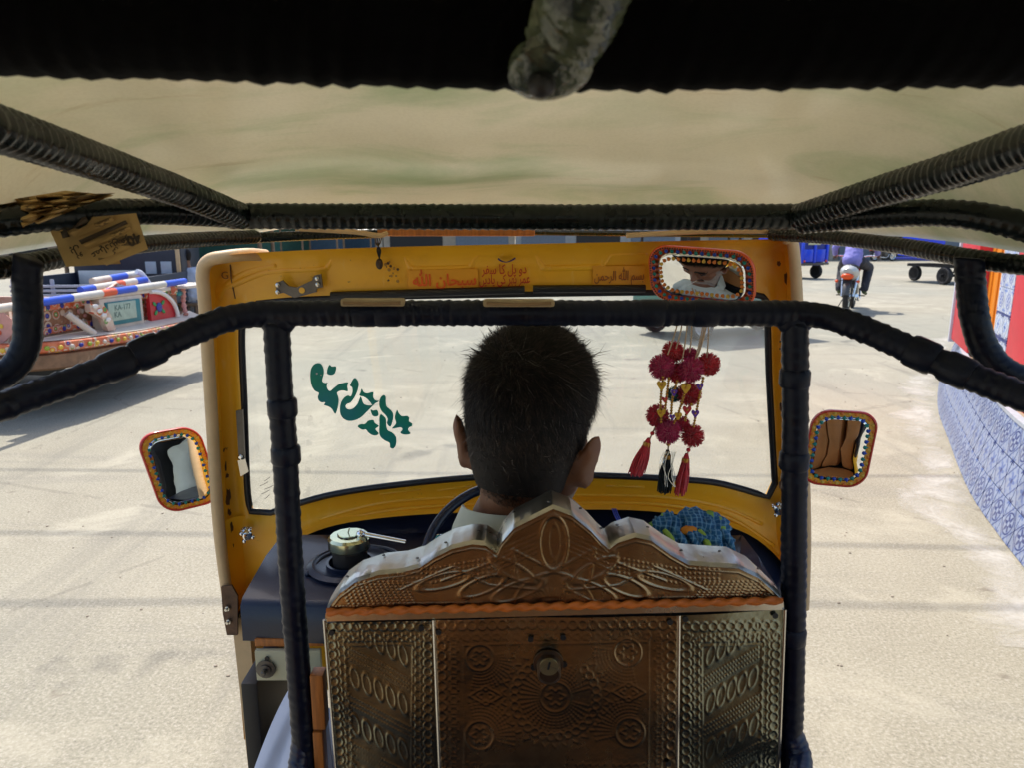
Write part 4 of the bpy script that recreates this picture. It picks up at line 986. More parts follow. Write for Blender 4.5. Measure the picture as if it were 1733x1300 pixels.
# ------------------------------------------------------------------ windshield frame
def poly_n(pts, n):
    p = catmull([Vector((a, b, 0)) for a, b in pts], 10)
    L = [0.0]
    for a, b in zip(p, p[1:]): L.append(L[-1] + (b - a).length)
    out = []; j = 0
    for i in range(n):
        s = L[-1] * i / n
        while j < len(p) - 2 and L[j + 1] < s: j += 1
        t = (s - L[j]) / max(1e-9, L[j + 1] - L[j]); q_ = p[j].lerp(p[j + 1], t); out.append((q_.x, q_.y))
    return out
NT, NS = 44, 34
outer = poly_n([(360, 436), (420, 428), (640, 418), (1000, 410), (1320, 404), (1336, 406)], NT) + poly_n([(1338, 410), (1344, 600), (1352, 800), (1358, 930), (1354, 1022)], NS) + \
    poly_n([(1352, 1020), (1325, 955), (1250, 898), (1100, 866), (850, 866), (640, 878), (520, 906), (440, 968), (402, 1050)], NT) + poly_n([(395, 1050), (376, 900), (362, 700), (352, 520), (350, 452)], NS)
inner = poly_n([(436, 512), (520, 505), (700, 500), (1000, 495), (1270, 492)], NT) + poly_n([(1290, 500), (1298, 520), (1302, 640), (1310, 790), (1312, 828)], NS) + \
    poly_n([(1300, 842), (1240, 824), (1180, 814), (1000, 805), (850, 806), (700, 818), (560, 838), (460, 868), (440, 876)], NT) + poly_n([(424, 866), (418, 820), (413, 680), (409, 560), (420, 520)], NS)
loops = []
for (k, dy) in ((0, -.055), (.0, -.02), (.10, -.012), (.22, .004), (.45, .006), (.52, .008), (.72, .008), (.80, .006), (.97, .008), (1.0, .018)):
    L_ = []
    for o_, i_ in zip(outer, inner):
        a, b = o_[0] + (i_[0] - o_[0]) * k, o_[1] + (i_[1] - o_[1]) * k
        bow = .0
        if b > 800: bow = .05 * max(0, 1 - abs(a - 880) / 520) * min(1, (b - 800) / 60)
        L_.append(F(a, b, dy + bow))
    loops.append(L_)
fr_o = MB().loft(loops, True).build('windshield_frame', YEL, rk, 50)
# outside skin of the same frame
loops2 = [[p + Vector((0, .018, 0)) for p in l] for l in loops[2:]]
MB().loft(loops2, True).build('frame_skin', YEL, fr_o, 50)
def on(px, py, d=-.004):
    dy = d + (.05 * max(0, 1 - abs(px - 880) / 520) * min(1, (py - 800) / 60) if py > 800 else 0)
    return F(px, py, dy)
def bead(pts, r, name='stamped_rib', m=YEL, d=.008, parent=None, flat=1.0):
    return MB().tube(catmull([on(a, b, d) for a, b in pts], 6), r, 8, flat=flat).build(name, m, parent or fr_o, 180)
bead([(362, 492), (400, 478), (440, 462), (470, 457), (545, 453), (556, 449), (566, 434), (580, 430), (672, 428), (684, 432), (694, 448), (706, 453), (788, 451), (797, 447), (806, 434), (818, 430), (898, 428), (908, 432), (918, 449), (930, 452), (1010, 450), (1020, 446), (1030, 432), (1042, 429), (1095, 428)], .0085, d=.0120)
bead([(372, 505), (385, 480), (420, 458), (470, 447)], .0085, d=.0120)
bead([(540, 880), (640, 853), (760, 842), (880, 838), (1000, 838), (1120, 842), (1220, 858), (1290, 888)], .0050, d=.009)
bead([(470, 935), (540, 895), (640, 868), (760, 856), (880, 852), (1000, 852), (1120, 855), (1230, 876), (1310, 925)], .0045, d=.0)
for (a, b, c_, d_) in ((642, 836, 712, 828), (1026, 822, 1090, 824), (740, 830, 800, 822)):
    MB().tube([on(a, b, .010), on((a + c_) / 2, (b + d_) / 2, .009), on(c_, d_, .010)], .006, 10, flat=.5).build('pressed_oval', YEL, fr_o, 180)
MB().tube([on(389, 437, -.002), on(391, 470, .004), on(398, 505, .008)], .0012, 5).build('panel_joint', RUST, fr_o, 40)
# cream ribbed edging around the frame
edge_pts = catmull([F(391, 1050, -.055), F(371, 900, -.055), F(358, 700, -.055), F(347, 520, -.055), F(343, 462, -.055), F(353, 441, -.055), F(380, 434, -.048), F(420, 430, -.02), F(450, 432, .015)], 10)
wrapped_bar(edge_pts, .0118, .004, 'edge_beading', CREAM, fr_o, ridge=.035, seed=20, slant=0)
wrapped_bar(catmull([F(1330, 403, -.06), F(1343, 420, -.06), F(1352, 560, -.06), F(1358, 700, -.06), F(1364, 900, -.06), F(1361, 1030, -.06)], 10), .0105, .004, 'edge_beading', CREAM, fr_o, ridge=.035, seed=21, slant=0)
# glass with its rubber gasket
gl = [F(a, b, .022) for a, b in inner]
MB().prism(gl, (0, .004, 0)).build('windshield', GLASS, fr_o)
MB().tube([F(a, b, .012) for a, b in inner], .0072, 10, closed=True).build('gasket', RUBBER, fr_o, 180)
for (x0, x1, y0, y1) in ((560, 888, 500, 490), (902, 1092, 489, 488)):
    a, b = F(x0, y0, -.002), F(x1, y1, -.002); MB().tube([a, a.lerp(b, .5), b], .0078, 8).build('rubber_strip', RUBBER, fr_o, 40)
# green calligraphy sticker on the glass
q = MN('green_vinyl', .35); gcol = q.mix(q.rng(q.noise(9, 5), .35, .65), (.004, .24, .12), (.008, .20, .20)); q.done(gcol)
tr = q.N.new('ShaderNodeBsdfTranslucent'); q.L.new(gcol, tr.inputs[0]); mxs = q.N.new('ShaderNodeMixShader'); mxs.inputs[0].default_value = .45
q.L.new(q.b.outputs[0], mxs.inputs[1]); q.L.new(tr.outputs[0], mxs.inputs[2]); q.L.new(mxs.outputs[0], q.N['Material Output'].inputs[0]); CAL = q.m
def zp(a, b): return (500 + a / 6.841, 590 + b / 6.841)
cal = [
 [(262, 165), (300, 180), (325, 230), (328, 290), (312, 350), (315, 385), (345, 398), (372, 395), (362, 430), (372, 470), (400, 492), (440, 460), (500, 415), (560, 395), (608, 392), (600, 440), (605, 495), (560, 488), (510, 492), (480, 515), (490, 545), (500, 590), (495, 660), (470, 750), (450, 750), (420, 700), (380, 672), (330, 655), (345, 625), (300, 625), (268, 600), (258, 560), (270, 515), (230, 495), (195, 450), (178, 390), (170, 320), (178, 240), (210, 185)],
 [(395, 185), (420, 205), (470, 208), (462, 270), (440, 298), (400, 305), (365, 285), (372, 225)],
 [(680, 340), (715, 360), (732, 410), (724, 465), (700, 535), (662, 598), (630, 632), (600, 640), (580, 665), (592, 695), (625, 708), (672, 692), (718, 640), (752, 560), (770, 590), (790, 640), (840, 660), (895, 660), (870, 690), (820, 740), (770, 790), (710, 825), (640, 842), (580, 830), (535, 790), (515, 730), (518, 660), (540, 600), (575, 560), (610, 545), (640, 555), (660, 500), (655, 450), (632, 430), (645, 390)],
 [(768, 465), (790, 505), (835, 518), (900, 505), (900, 560), (925, 600), (970, 610), (925, 635), (895, 662), (870, 630), (830, 585), (790, 560), (740, 545), (752, 510)],
 [(1020, 540), (1045, 560), (1045, 610), (1055, 670), (1100, 710), (1130, 755), (1130, 820), (1100, 908), (1060, 870), (1068, 820), (1040, 770), (1000, 730), (975, 680), (970, 620), (985, 570)],
 [(990, 762), (1020, 785), (1048, 820), (1052, 900), (1070, 950), (1120, 975), (1160, 1020), (1170, 1080), (1155, 1140), (1125, 1162), (1095, 1145), (1090, 1095), (1040, 1070), (990, 1030), (970, 980), (972, 880), (972, 800)],
 [(1175, 715), (1200, 755), (1235, 785), (1290, 782), (1318, 805), (1315, 845), (1350, 870), (1350, 900), (1318, 915), (1305, 945), (1332, 980), (1310, 998), (1250, 998), (1215, 975), (1240, 940), (1215, 915), (1118, 930), (1165, 870), (1150, 800)],
 [(870, 710), (900, 720), (945, 715), (962, 770), (935, 790), (900, 785), (880, 755)],
 [(720, 905), (750, 880), (805, 875), (840, 840), (900, 830), (920, 865), (965, 900), (925, 935), (965, 985), (930, 1010), (880, 1000), (840, 970), (815, 940), (770, 942)],
]
cs = None
for pl in cal:
    pp = catmull([Vector((*zp(a, b), 0)) for a, b in pl], 3, True)
    me = MB(); bm = bmesh.new(); vs = [bm.verts.new(F(q_.x, q_.y, .0195)) for q_ in pp]; f_ = bm.faces.new(vs); f_.normal_update()
    bmesh.ops.triangulate(bm, faces=[f_]); bm.verts.index_update(); me.add([v.co for v in bm.verts], [[v.index for v in f.verts] for f in bm.faces]); bm.free()
    ob = me.build('calligraphy_sticker', CAL, fr_o)
for (a, b, w, h) in ((247, 288, 16, 30), (297, 305, 10, 20)):
    c0 = F(*zp(a, b), .0188); MB().lathe([(w / 6.8 * M(1.4) * .5, 0), (w / 6.8 * M(1.4) * .7, .0004)], c0, (0, -1, 0), 12).build('sticker_hole', mat('sticker_gap', (.55, .5, .42), .8), fr_o)
for i, (a, b, l) in enumerate(((452, 812, 10), (447, 820, 14), (455, 826, 16), (449, 834, 14), (452, 842, 8))):       # scratched handwriting
    MB().tube([F(a - l * .5, b + 3, .0195), F(a, b, .0195), F(a + l * .5, b - 4, .0195)], .0005, 4).build('ink_stroke', BLACK, fr_o)
# writing on the header
REDL = mat('red_letter', (.52, .03, .008), .5, var=.2); ORL = mat('orange_letter', (.80, .12, .010), .5, var=.25); BRL = mat('brown_letter', (.36, .11, .02), .5, var=.25)
STK = mat('sticker_amber', (.86, .40, .03), .35, var=.12, coat=.3)
hx = (F(900, 460) - F(700, 464)).normalized(); hz = Vector((0, -.06, 1)).normalized()
def plate(x0, y0, x1, y1, m, name, d=-.001, tilt=0):
    c_ = [on(x0, y0, d), on(x1, y0 + tilt, d), on(x1, y1 + tilt, d), on(x0, y1, d)]
    return MB().prism(c_, (0, .0012, 0)).build(name, m, fr_o)
plate(690, 457, 809, 489, STK, 'header_sticker', .0025, -3); plate(1003, 450, 1092, 484, STK, 'header_sticker', .0025, -1)
k = M(1.39, 470)
lettering('red_writing', shape_rtl('دو پل کا سفر'), REDL, fr_o, on(853, 458, .001), hx, hz, 22 * k, .0004, .012, 76 * k)
lettering('red_writing', shape_rtl('عمر بھر کی یادیں'), REDL, fr_o, on(854, 474, .001), hx, hz, 22 * k, .0004, .012, 86 * k)
lettering('sticker_writing', shape_rtl('سبحان ﷲ'), ORL, fr_o, on(752, 472, .001), hx, hz, 27 * k, .0004, .02, 108 * k)
lettering('sticker_writing', shape_rtl('بسم ﷲ الرحمن'), BRL, fr_o, on(1048, 467, .001), hx, hz, 22 * k, .0004, .012, 84 * k)
MB().tube(catmull([on(843, 437, -.004), on(848, 441, -.004), on(857, 443, -.004), on(866, 440, -.004), on(872, 436, -.004)], 5), [.002 + .0022 * abs(math.cos(i / 20 * math.pi)) for i in range(21)], 8, flat=.4).build('blue_swoosh', mat('ink_blue', (.015, .012, .22), .4), fr_o, 180)
lettering('scratched_mark', 'G1', mat('scratch_brown', (.30, .12, .02), .6), fr_o, on(385, 466, .001), hx, hz, 18 * k, .0002)
# steel bracket on the header
m = MB(); pl = [(467, 478), (478, 474), (488, 484), (502, 486), (528, 474), (531, 466), (543, 463), (546, 486), (536, 488), (535, 494), (498, 504), (490, 500), (480, 495), (467, 498)]
m.prism([on(a, b, -.014) for a, b in pl], (0, .006, 0)); bk = m.build('steel_bracket', DSTEEL, rk, 20)
for (a, b) in ((470, 482), (470, 494), (537, 471), (538, 481)): MB().lathe([(.0042, 0), (.0042, .002), (.002, .003)], on(a, b, -.016), (0, -1, 0), 10).build('screw', STEEL, bk, 30)
MB().lathe([(.0058, 0), (.0058, .001)], on(511, 491, -.0145), (0, -1, 0), 16).build('bracket_hole', YEL, bk)
# little pendant on tangled wire
pd = MB().ball(on(642, 446, -.022), (.0070, .0035, .0105), 12, 8).build('pendant', mat('dark_brown_bead', (.05, .03, .02), .5), rk, 180)
for j in range(4): MB().tube(catmull([P(638 + j * 3, 398, 1.33), P(636 + j * 2.5, 410, 1.345), P(644 - j * 2, 422, 1.35), on(642, 437, -.022)], 5), .0011, 5).build('wire', BLACK, pd, 40)
# spots of glue and chips
for i in range(16):
    a, b = R.uniform(650, 680), R.uniform(440, 480); rr_ = R.uniform(.0012, .0036)
    MB().lathe([(rr_, 0), (rr_ * .8, .0006)], on(a, b, -.0005), (0, -1, 0), 8).build('glue_spot', [mat('old_glue', (.42, .24, .06), .7, var=.3), RUST][i % 3 == 0], fr_o)
def chip(cx, cy, w, h, n=12):
    pts = []
    for i in range(n):
        a = 2 * math.pi * i / n; s_ = R.uniform(.55, 1.1); pts.append(on(cx + 5 * (cx < 500) + w * s_ * math.cos(a), cy + h * s_ * math.sin(a), -.0135))
    MB().prism(pts, (0, .0012, 0)).build('paint_chip', RUST, fr_o)
for c_ in ((374, 762, 2, 4), (377, 790, 2, 10), (379, 806, 3, 5), (381, 843, 5, 16), (383, 868, 3.5, 7), (386, 893, 4, 12), (388, 928, 3, 11), (392, 955, 2, 3), (1322, 690, 3, 12), (1321, 578, 2, 2), (1321, 590, 2, 2), (1322, 822, 3.5, 11), (1330, 470, 3, 13), (1318, 445, 4, 5)): chip(*c_)
# window latch on the left column
m = MB(); lt = [on(399, 696, -.020), on(410, 694, -.020), on(414, 780, -.020), on(404, 784, -.020)]
m.prism(lt, (0, .006, 0)); la = m.build('window_latch', DSTEEL, rk, 20)
MB().prism([on(402, 780, -.024), on(413, 778, -.024), on(419, 800, -.024), on(407, 807, -.024)], (0, .006, 0)).build('latch_tongue', STEEL, la)
MB().lathe([(.006, 0), (.006, .002), (.003, .004)], on(407, 774, -.021), (0, -1, 0), 12).build('screw', CHROME, la, 30)
# wing knobs left and right
def wing_knob(px, py, s):
    c0 = on(px, py, -.012)
    kn = MB().lathe([(.012, 0), (.012, .006), (.008, .007), (.008, .022), (.010, .024), (.010, .032), (.006, .034)], c0, (s * .55, -1, .05), 18).build('wing_knob', CHROME, rk, 40)
    ax = Vector((s * .55, -1, .05)).normalized(); tip = c0 + ax * .028
    for a in range(4):
        d = (Vector((0, .05, 1)) * math.cos(a * math.pi / 2 + .5) + Vector((1, .5 * s, 0)).normalized() * math.sin(a * math.pi / 2 + .5))
        MB().ball(tip + d * .013, .0056, 10, 8).build('knob_lobe', CHROME, kn, 180)
wing_knob(415, 900, 1); wing_knob(1322, 858, -1)
# inner rear-view and wing mirrors with painted drops
def rounded(w, h, r, n=9, sk=0.0):
    out = []
    for (cx, cy, a0) in ((w - r, h - r, 0), (-w + r, h - r, 90), (-w + r, -h + r, 180), (w - r, -h + r, 270)):
        for i in range(n):
            a = rad(a0 + 90 * i / (n - 1)); x, y = cx + r * math.cos(a), cy + r * math.sin(a); out.append((x + sk * y, y))
    return out
def drop_mesh(nm, m, L, W):
    mb = MB(); L, W = L * 1.4, W * 1.4; n = 12; ring = []
    for i in range(n):
        a = 2 * math.pi * i / n; r_ = W * (1 - .0 * math.cos(a)); y = math.sin(a) * W
        y = y if y < 0 else y * (L / W - 1); x = math.cos(a) * W * (1 if math.sin(a) < .1 else max(.05, 1 - math.sin(a) ** 1.3)); ring.append(Vector((x, y, 0)))
    mb.loft([ring, [p * .75 + Vector((0, 0, .0011)) for p in ring], [p * .2 + Vector((0, 0, .0015)) for p in ring]], True, True)
    me = mb.build(nm, m, None, 60); return me
def mirror(name, c0, nrm, up, w, h, r, sk, frame_m, cols, parent, curve=0.0, n1=44, back_m=None, roll=0.0, drops=True, thick=.012, border=None):
    nrm = Vector(nrm).normalized(); up = Vector(up); ux = up.cross(nrm).normalized(); uy = nrm.cross(ux)
    if roll: q_ = Matrix.Rotation(roll, 3, nrm); ux, uy = q_ @ ux, q_ @ uy
    c0 = Vector(c0); W = lambda x, y, z: c0 + ux * x + uy * y + nrm * z
    ol = rounded(w, h, r, 9, sk)
    L_ = []
    for s_, z in ((.55, -thick * 1.6), (.90, -thick * 1.1), (1.0, -thick * .3), (1.0, .002), (.985, .004), (.955, .0045), (.93, .002), (.92, -.001)): L_.append([W(x * s_, y * (1 - (1 - s_) * w / h) if s_ > .6 else y * s_, z) for x, y in ol])
    mo = MB().loft(L_, True, True).build(name, frame_m, parent, 50)
    # silvered plate, very slightly domed
    n = len(ol); rings = []
    for s_ in (1, .8, .6, .4, .2, .02):
        rings.append([W(x * .925 * s_, y * (1 - .075 * w / h) * s_, .0004 + curve * (1 - s_ * s_)) for x, y in ol])
    MB().loft(rings, True, True).build('mirror_glass', MIRROR, mo, 180)
    if border is not None:
        MB().loft([[W(x * s_, y * (1 - (1 - s_) * w / h), .0012 + curve * (1 - s_ * s_) * .9) for x, y in ol] for s_ in (.935, .93, .80, .795)], True).build('painted_border', border, mo, 50)
    if drops:
        ring = resample([W(x * .84, y * (1 - .16 * w / h), .001 + curve * .3) for x, y in ol + ol[:1]], 1e-3)
        step = len(ring) / n1
        for row, (cc, s_, sh) in enumerate(((cols[0], 1.0, 0), (cols[1], .78, .5))):
            pr = [drop_mesh('painted_drop', cm, .0066, .0027) for cm in cc]
            for i in range(n1):
                p = ring[int((i + sh) * step) % len(ring)]; l = p - c0; x, y = l.dot(ux), l.dot(uy)
                f = .91 if row == 0 else .77
                x2, y2 = x / .84 * f, y / (1 - .16 * w / h) * (1 - (1 - f) * w / h)
                ang = math.atan2(y2 / h, x2 / w); d = Vector((-math.cos(ang), -math.sin(ang)))
                yv = (ux * -d.x + uy * -d.y).normalized(); xv = yv.cross(nrm)
                sc_ = 1.0 if row == 0 else .95
                src = pr[i % len(pr)]
                loc = W(x2, y2, .0018 + curve * (1 - max(abs(x2 / w), abs(y2 / h)) ** 2))
                if src.parent is None: o = src; o.parent = mo; o.location = loc - ORG[mo]; ORG[o] = loc
                else: o = inst(src, 'painted_drop', mo, loc)
                o.rotation_euler = Matrix((xv, yv, nrm)).transposed().to_euler(); o.scale = (sc_,) * 3
            for q_ in pr:
                if q_.parent is None: bpy.data.objects.remove(q_)
    return mo, W
OR_F = mat('mirror_orange', (.75, .10, .015), .35, var=.15, coat=.4)
DROPO = mat('drop_orange', (.70, .20, .03), .3, var=.2); DROPB = mat('drop_blue', (.01, .06, .45), .25, var=.2); DROPT = mat('drop_teal', (.01, .22, .20), .25, var=.2); DROPY = mat('drop_yellow', (.65, .42, .06), .3, var=.2)
# aim: the silvered face must send the view towards the driver's face
FACE_AIM = Vector((.055, 1.03, 1.185))
mc = P(1186, 468, 1.30)
v1 = (Vector((0, 0, CAMZ)) - mc).normalized(); v2 = (FACE_AIM - mc).normalized()
kk = M(1.30, 468)
rvm, Wm = mirror('rear_view_mirror', mc, (v1 + v2).normalized(), (0, 0, 1), 90 * kk, 50 * kk, 34 * kk, -.10, OR_F, ((DROPT, DROPB), (DROPO, DROPO, DROPY)), rk, .0050, 42, roll=rad(-4))
ol = rounded(90 * kk, 50 * kk, 34 * kk, 9, -.10)
beads = resample([Wm(x * .955, y * .935, .0045) for x, y in ol + ol[:1]], .0046)
src = None
for i, p in enumerate(beads[:-1]):
    if src is None: src = MB().ball(p, .0016, 8, 5).build('rim_bead', BLACK, rvm, 180)
    else: inst(src, 'rim_bead', rvm, p)
    
MB().tube([mc + Vector((.0, .02, .03)), F(1190, 430, .004)], .006, 8).build('mirror_arm', BLACK, rvm, 40)
RD_F = mat('mirror_red', (.50, .03, .02), .4, var=.2, coat=.3)
def wing_mirror(px, py, Y, w, h, sk, aim, roll):
    c0 = P(px, py, Y); k_ = M(Y, py); v1 = (Vector((0, 0, CAMZ)) - c0).normalized(); v2 = (Vector(aim) - c0).normalized()
    mo, W = mirror('wing_mirror', c0, (v1 + v2).normalized(), (0, 0, 1), w * k_, h * k_, 30 * k_, sk, RD_F, ((DROPO, DROPY), (DROPB, DROPT)), rk, .002, 34, roll=roll, border=mat('border_amber', (.72, .34, .03), .35, var=.2))
    return c0, mo
lc, lmo = wing_mirror(305, 795, 1.415, 49, 71, -.16, (-.20, .97, .93), rad(2))
MB().tube(catmull([lc + Vector((.01, .025, -.01)), lc + Vector((.03, .06, -.03)), F(372, 850, -.03)], 6), .006, 8).build('mirror_arm', BLACK, lmo, 40)
rc_, rmo = wing_mirror(1420, 760, 1.20, 52, 66, .10, (.45, .05, .95), rad(0))
MB().tube(catmull([rc_ + Vector((-.01, .025, -.01)), rc_ + Vector((-.03, .06, -.03)), F(1356, 820, -.03)], 6), .006, 8).build('mirror_arm', BLACK, rmo, 40)
# ------------------------------------------------------------------ dashboard and cowl
arch = [(402, 1050), (440, 968), (520, 906), (640, 878), (850, 866), (1100, 866), (1250, 898), (1325, 955), (1354, 1022)]
def archw(dy): 
    out = []
    for a, b in [(v.x, v.y) for v in catmull([Vector((a, b, 0)) for a, b in arch], 6)]:
        bow = .05 * max(0, 1 - abs(a - 880) / 520) * min(1, (b - 800) / 60); out.append(F(a, b, dy + bow))
    return out
A0 = archw(-.022); nA = len(A0)
zt = .885
def deck(i, f):
    t = i / (nA - 1); x = -.50 + 1.0 * t
    yb = A0[i].y - .05; return Vector((x * (1.0 if f > 0 else .98), 1.12 + (min(yb, 1.45) - 1.12) * (1 - f), zt + (.012 if f == 0 else 0)))
row0 = A0
row1 = [p + Vector((-p.x * .02, -.012, -.015)) for p in A0]
row2 = [Vector((A0[i].x * .955, A0[i].y - .035, max(zt + .004, A0[i].z - .05) if A0[i].z > zt + .03 else A0[i].z - .03)) for i in range(nA)]
row3 = [Vector((min(max(A0[i].x * .90, -.485), .485), min(A0[i].y - .06, 1.42) if 2 < i < nA - 3 else 1.30, zt)) for i in range(nA)]
row4 = [Vector((-.47 + .94 * i / (nA - 1), 1.135 - .02 * math.sin(math.pi * i / (nA - 1)), zt)) for i in range(nA)]
row5 = [p + Vector((0, -.012, -.010)) for p in row4]
row6 = [p + Vector((0, -.014, -.075)) for p in row4]
row7 = [p + Vector((0, .05, -.080)) for p in row4]
db = MB().loft([row0, row1, row2, row3, row4, row5, row6, row7], False).build('dashboard', DASH, rk, 60)
c0 = P(592, 938, 1.25); c0.z = zt                       # filler in a moulded ring
fc = MB().lathe([(.0750, 0), (.0800, .0075), (.0700, .0125), (.0625, .0050), (.0450, .0050), (.0450, .0125), (.0400, .0125), (.0387, .0000)], c0 + Vector((0, 0, .001)), (0, 0, 1), 30).build('moulded_ring', DASH, db, 50)
cap = MB().lathe([(.0325, 0), (.0338, .0250), (.0338, .0350), (.0375, .0363), (.0381, .0550), (.0350, .0612), (.0225, .0625), (.0213, .0663), (.0050, .0663)], c0 + Vector((0, 0, .002)), (0, 0, 1), 12).build('filler_cap', [BLACK], rk, 30)
MB().lathe([(.0381, .0000), (.0394, .0037), (.0394, .0200), (.0350, .0250), (.0213, .0263), (.0200, .0300), (.0037, .0300)], c0 + Vector((0, 0, .040)), (0, 0, 1), 14).build('cap_top', mat('brass_green', (.66, .66, .42), .2, 1.0, var=.15), cap, 30)
MB().tube([c0 + Vector((.026, -.004, .069)), c0 + Vector((.11, -.02, .060))], [.005, .0042], 10).build('cap_lever', CHROME, cap, 40)
MB().ball(c0 + Vector((.024, -.006, .069)), .0095, 12, 8).build('lever_ball', CHROME, cap, 180)
MB().tube([c0 + Vector((-.002, 0, .068)), c0 + Vector((.002, 0, .08))], .0012, 6).build('cap_pin', STEEL, cap)
MB().tube(catmull([c0 + Vector((-.07, -.04, .004)), c0 + Vector((-.06, .03, .005)), c0 + Vector((0, .075, .006)), c0 + Vector((.07, .06, .005)), c0 + Vector((.10, .01, .004))], 6), .006, 8).build('moulded_bead', DASH, db, 180)
a, b = P(432, 1088, 1.118), P(548, 1086, 1.118); MB().box((a + b) / 2, ((b - a).length, .008, .014), bev=.002).build('orange_strip', ORG_WOOD, db, 30)
a, b = P(432, 1100, 1.112), P(546, 1150, 1.112); pl_ = MB().box((a + b) / 2, (abs(b.x - a.x), .010, abs(b.z - a.z)), bev=.002).build('cream_plate', mat('cream_metal', (.52, .50, .34), .45, var=.12), rk, 30)
MB().lathe([(.017, 0), (.017, .002), (.010, .003), (.010, .006), (.0045, .007), (.0045, .016), (.003, .017)], P(450, 1133, 1.104), (0, -1, 0), 16).build('plate_bolt', DSTEEL, pl_, 30)
MB().lathe([(.004, 0), (.004, .002)], P(452, 1115, 1.105), (0, -1, 0), 10).build('plate_hole', BLACK, pl_)
# rusty hinge on the left edge of the cowl
a = [F(374, 994, -.075), F(392, 992, -.075), F(402, 1010, -.075), F(402, 1076, -.075), F(384, 1076, -.075), F(377, 1040, -.075)]
hg = MB().prism(a, (0, .005, 0)).build('rusty_hinge', RUST, rk)
for (px, py) in ((386, 1030), (388, 1052)): MB().lathe([(.006, 0), (.006, .004), (.0035, .004), (.0035, .010)], F(px, py, -.077), (-.2, -1, 0), 6).build('hinge_bolt', STEEL, hg, 30)
MB().lathe([(.004, 0), (.006, .004), (.003, .008), (.003, .02), (.005, .024)], P(1287, 975, 1.30), (0, 0, 1), 12).build('chrome_pin', CHROME, db, 40)
MB().tube(catmull([P(428, 985, 1.30), P(440, 978, 1.29), P(452, 982, 1.28)], 5), .003, 8).build('small_hook', STEEL, db, 40)
# cowl sides and nose outside
for s_, top, bot in ((-1, (398, 1046), (425, 1345)), (1, (1357, 1025), (1345, 1345))):
    a, b = F(*top, -.05), F(*bot, -.11)
    w = 22 * M(1.45, 1100)
    MB().prism([a + Vector((-.008 * 1, 0, 0)), a + Vector((w, 0, 0)) if s_ < 0 else a + Vector((-w, 0, 0)), (b + Vector((w, 0, 0))) if s_ < 0 else b + Vector((-w, 0, 0)), b], (0, .03, 0)).build('cowl_side', CREAM if s_ < 0 else YEL, rk, 30)
m = MB(); L_ = []
for z_, f in ((.90, 0), (.80, .5), (.65, .8), (.5, .9), (.36, .85)):
    L_.append([Vector((.62 * math.sin(a_) , 1.44 + (.10 + .22 * f) * math.cos(a_), z_)) for a_ in [rad(-90 + 10 * i) for i in range(19)]])
m.loft(L_, False); m.build('nose_cowl', YEL, rk, 60)
MB().box((-.02, 1.30, .33), (1.06, .55, .03)).build('floor_pan', BLACK, rk)
MB().box((-.47, 1.28, .52), (.03, .30, .40), bev=.005).build('footwell_panel', BLACK, rk, 30)
m = MB(); m.box((0, .30, .28), (1.15, 2.3, .06), bev=.01); m.build('chassis', BLACK, rk, 30)
MB().box((0, .22, .312), (1.1, .95, .004)).build('floor_mat', RUBBER, rk)
# steering wheel
sw_c = P(868, 948, 1.18); ax = Vector((0, -.62, .78)).normalized(); u = Vector((1, 0, 0)); v = ax.cross(u)
swp = [sw_c + (u * math.cos(a_) + v * math.sin(a_)) * .158 for a_ in [2 * math.pi * i / 48 for i in range(48)]]
sw = MB().tube(swp, .0095, 12, closed=True).build('steering_wheel', DASH, rk, 180)
for a_ in (0.1, math.pi - .1, -math.pi / 2): MB().tube([sw_c - ax * .02, sw_c + (u * math.cos(a_) + v * math.sin(a_)) * .155], [.014, .009], 8).build('wheel_spoke', DASH, sw, 40)
MB().lathe([(.03, 0), (.034, .01), (.02, .022)], sw_c - ax * .025, ax, 18).build('wheel_hub', DASH, sw, 40)
MB().tube([sw_c - ax * .03, sw_c - ax * .42], .022, 12).build('steering_column', BLACK, sw, 40)
for (px, py, r_, m_) in ((742, 916, .011, TEAL), (782, 902, .016, DASH)):
    gc = P(px, py, 1.31); gg = MB().lathe([(r_, 0), (r_ * 1.12, .001), (r_ * 1.12, .005), (r_, .006), (r_ * .9, .004)], gc, (0, -.6, .8), 20).build('gauge', CHROME, rk, 40)
    MB().lathe([(r_ * .95, 0), (r_ * .9, .0045)], gc, (0, -.6, .8), 20).build('gauge_face', m_ if m_ is DASH else mat('gauge_teal', (.02, .32, .38), .2, var=.1), gg, 40)  # gauge face in plain teal colour, no emission
for j in range(3): MB().tube(catmull([P(1036 + j * 3, 862, 1.42), P(1044 + j * 3, 880, 1.36), P(1060 + j * 2, 900, 1.28)], 5), .0016, 6).build('blue_wire', BLUE, db, 40)
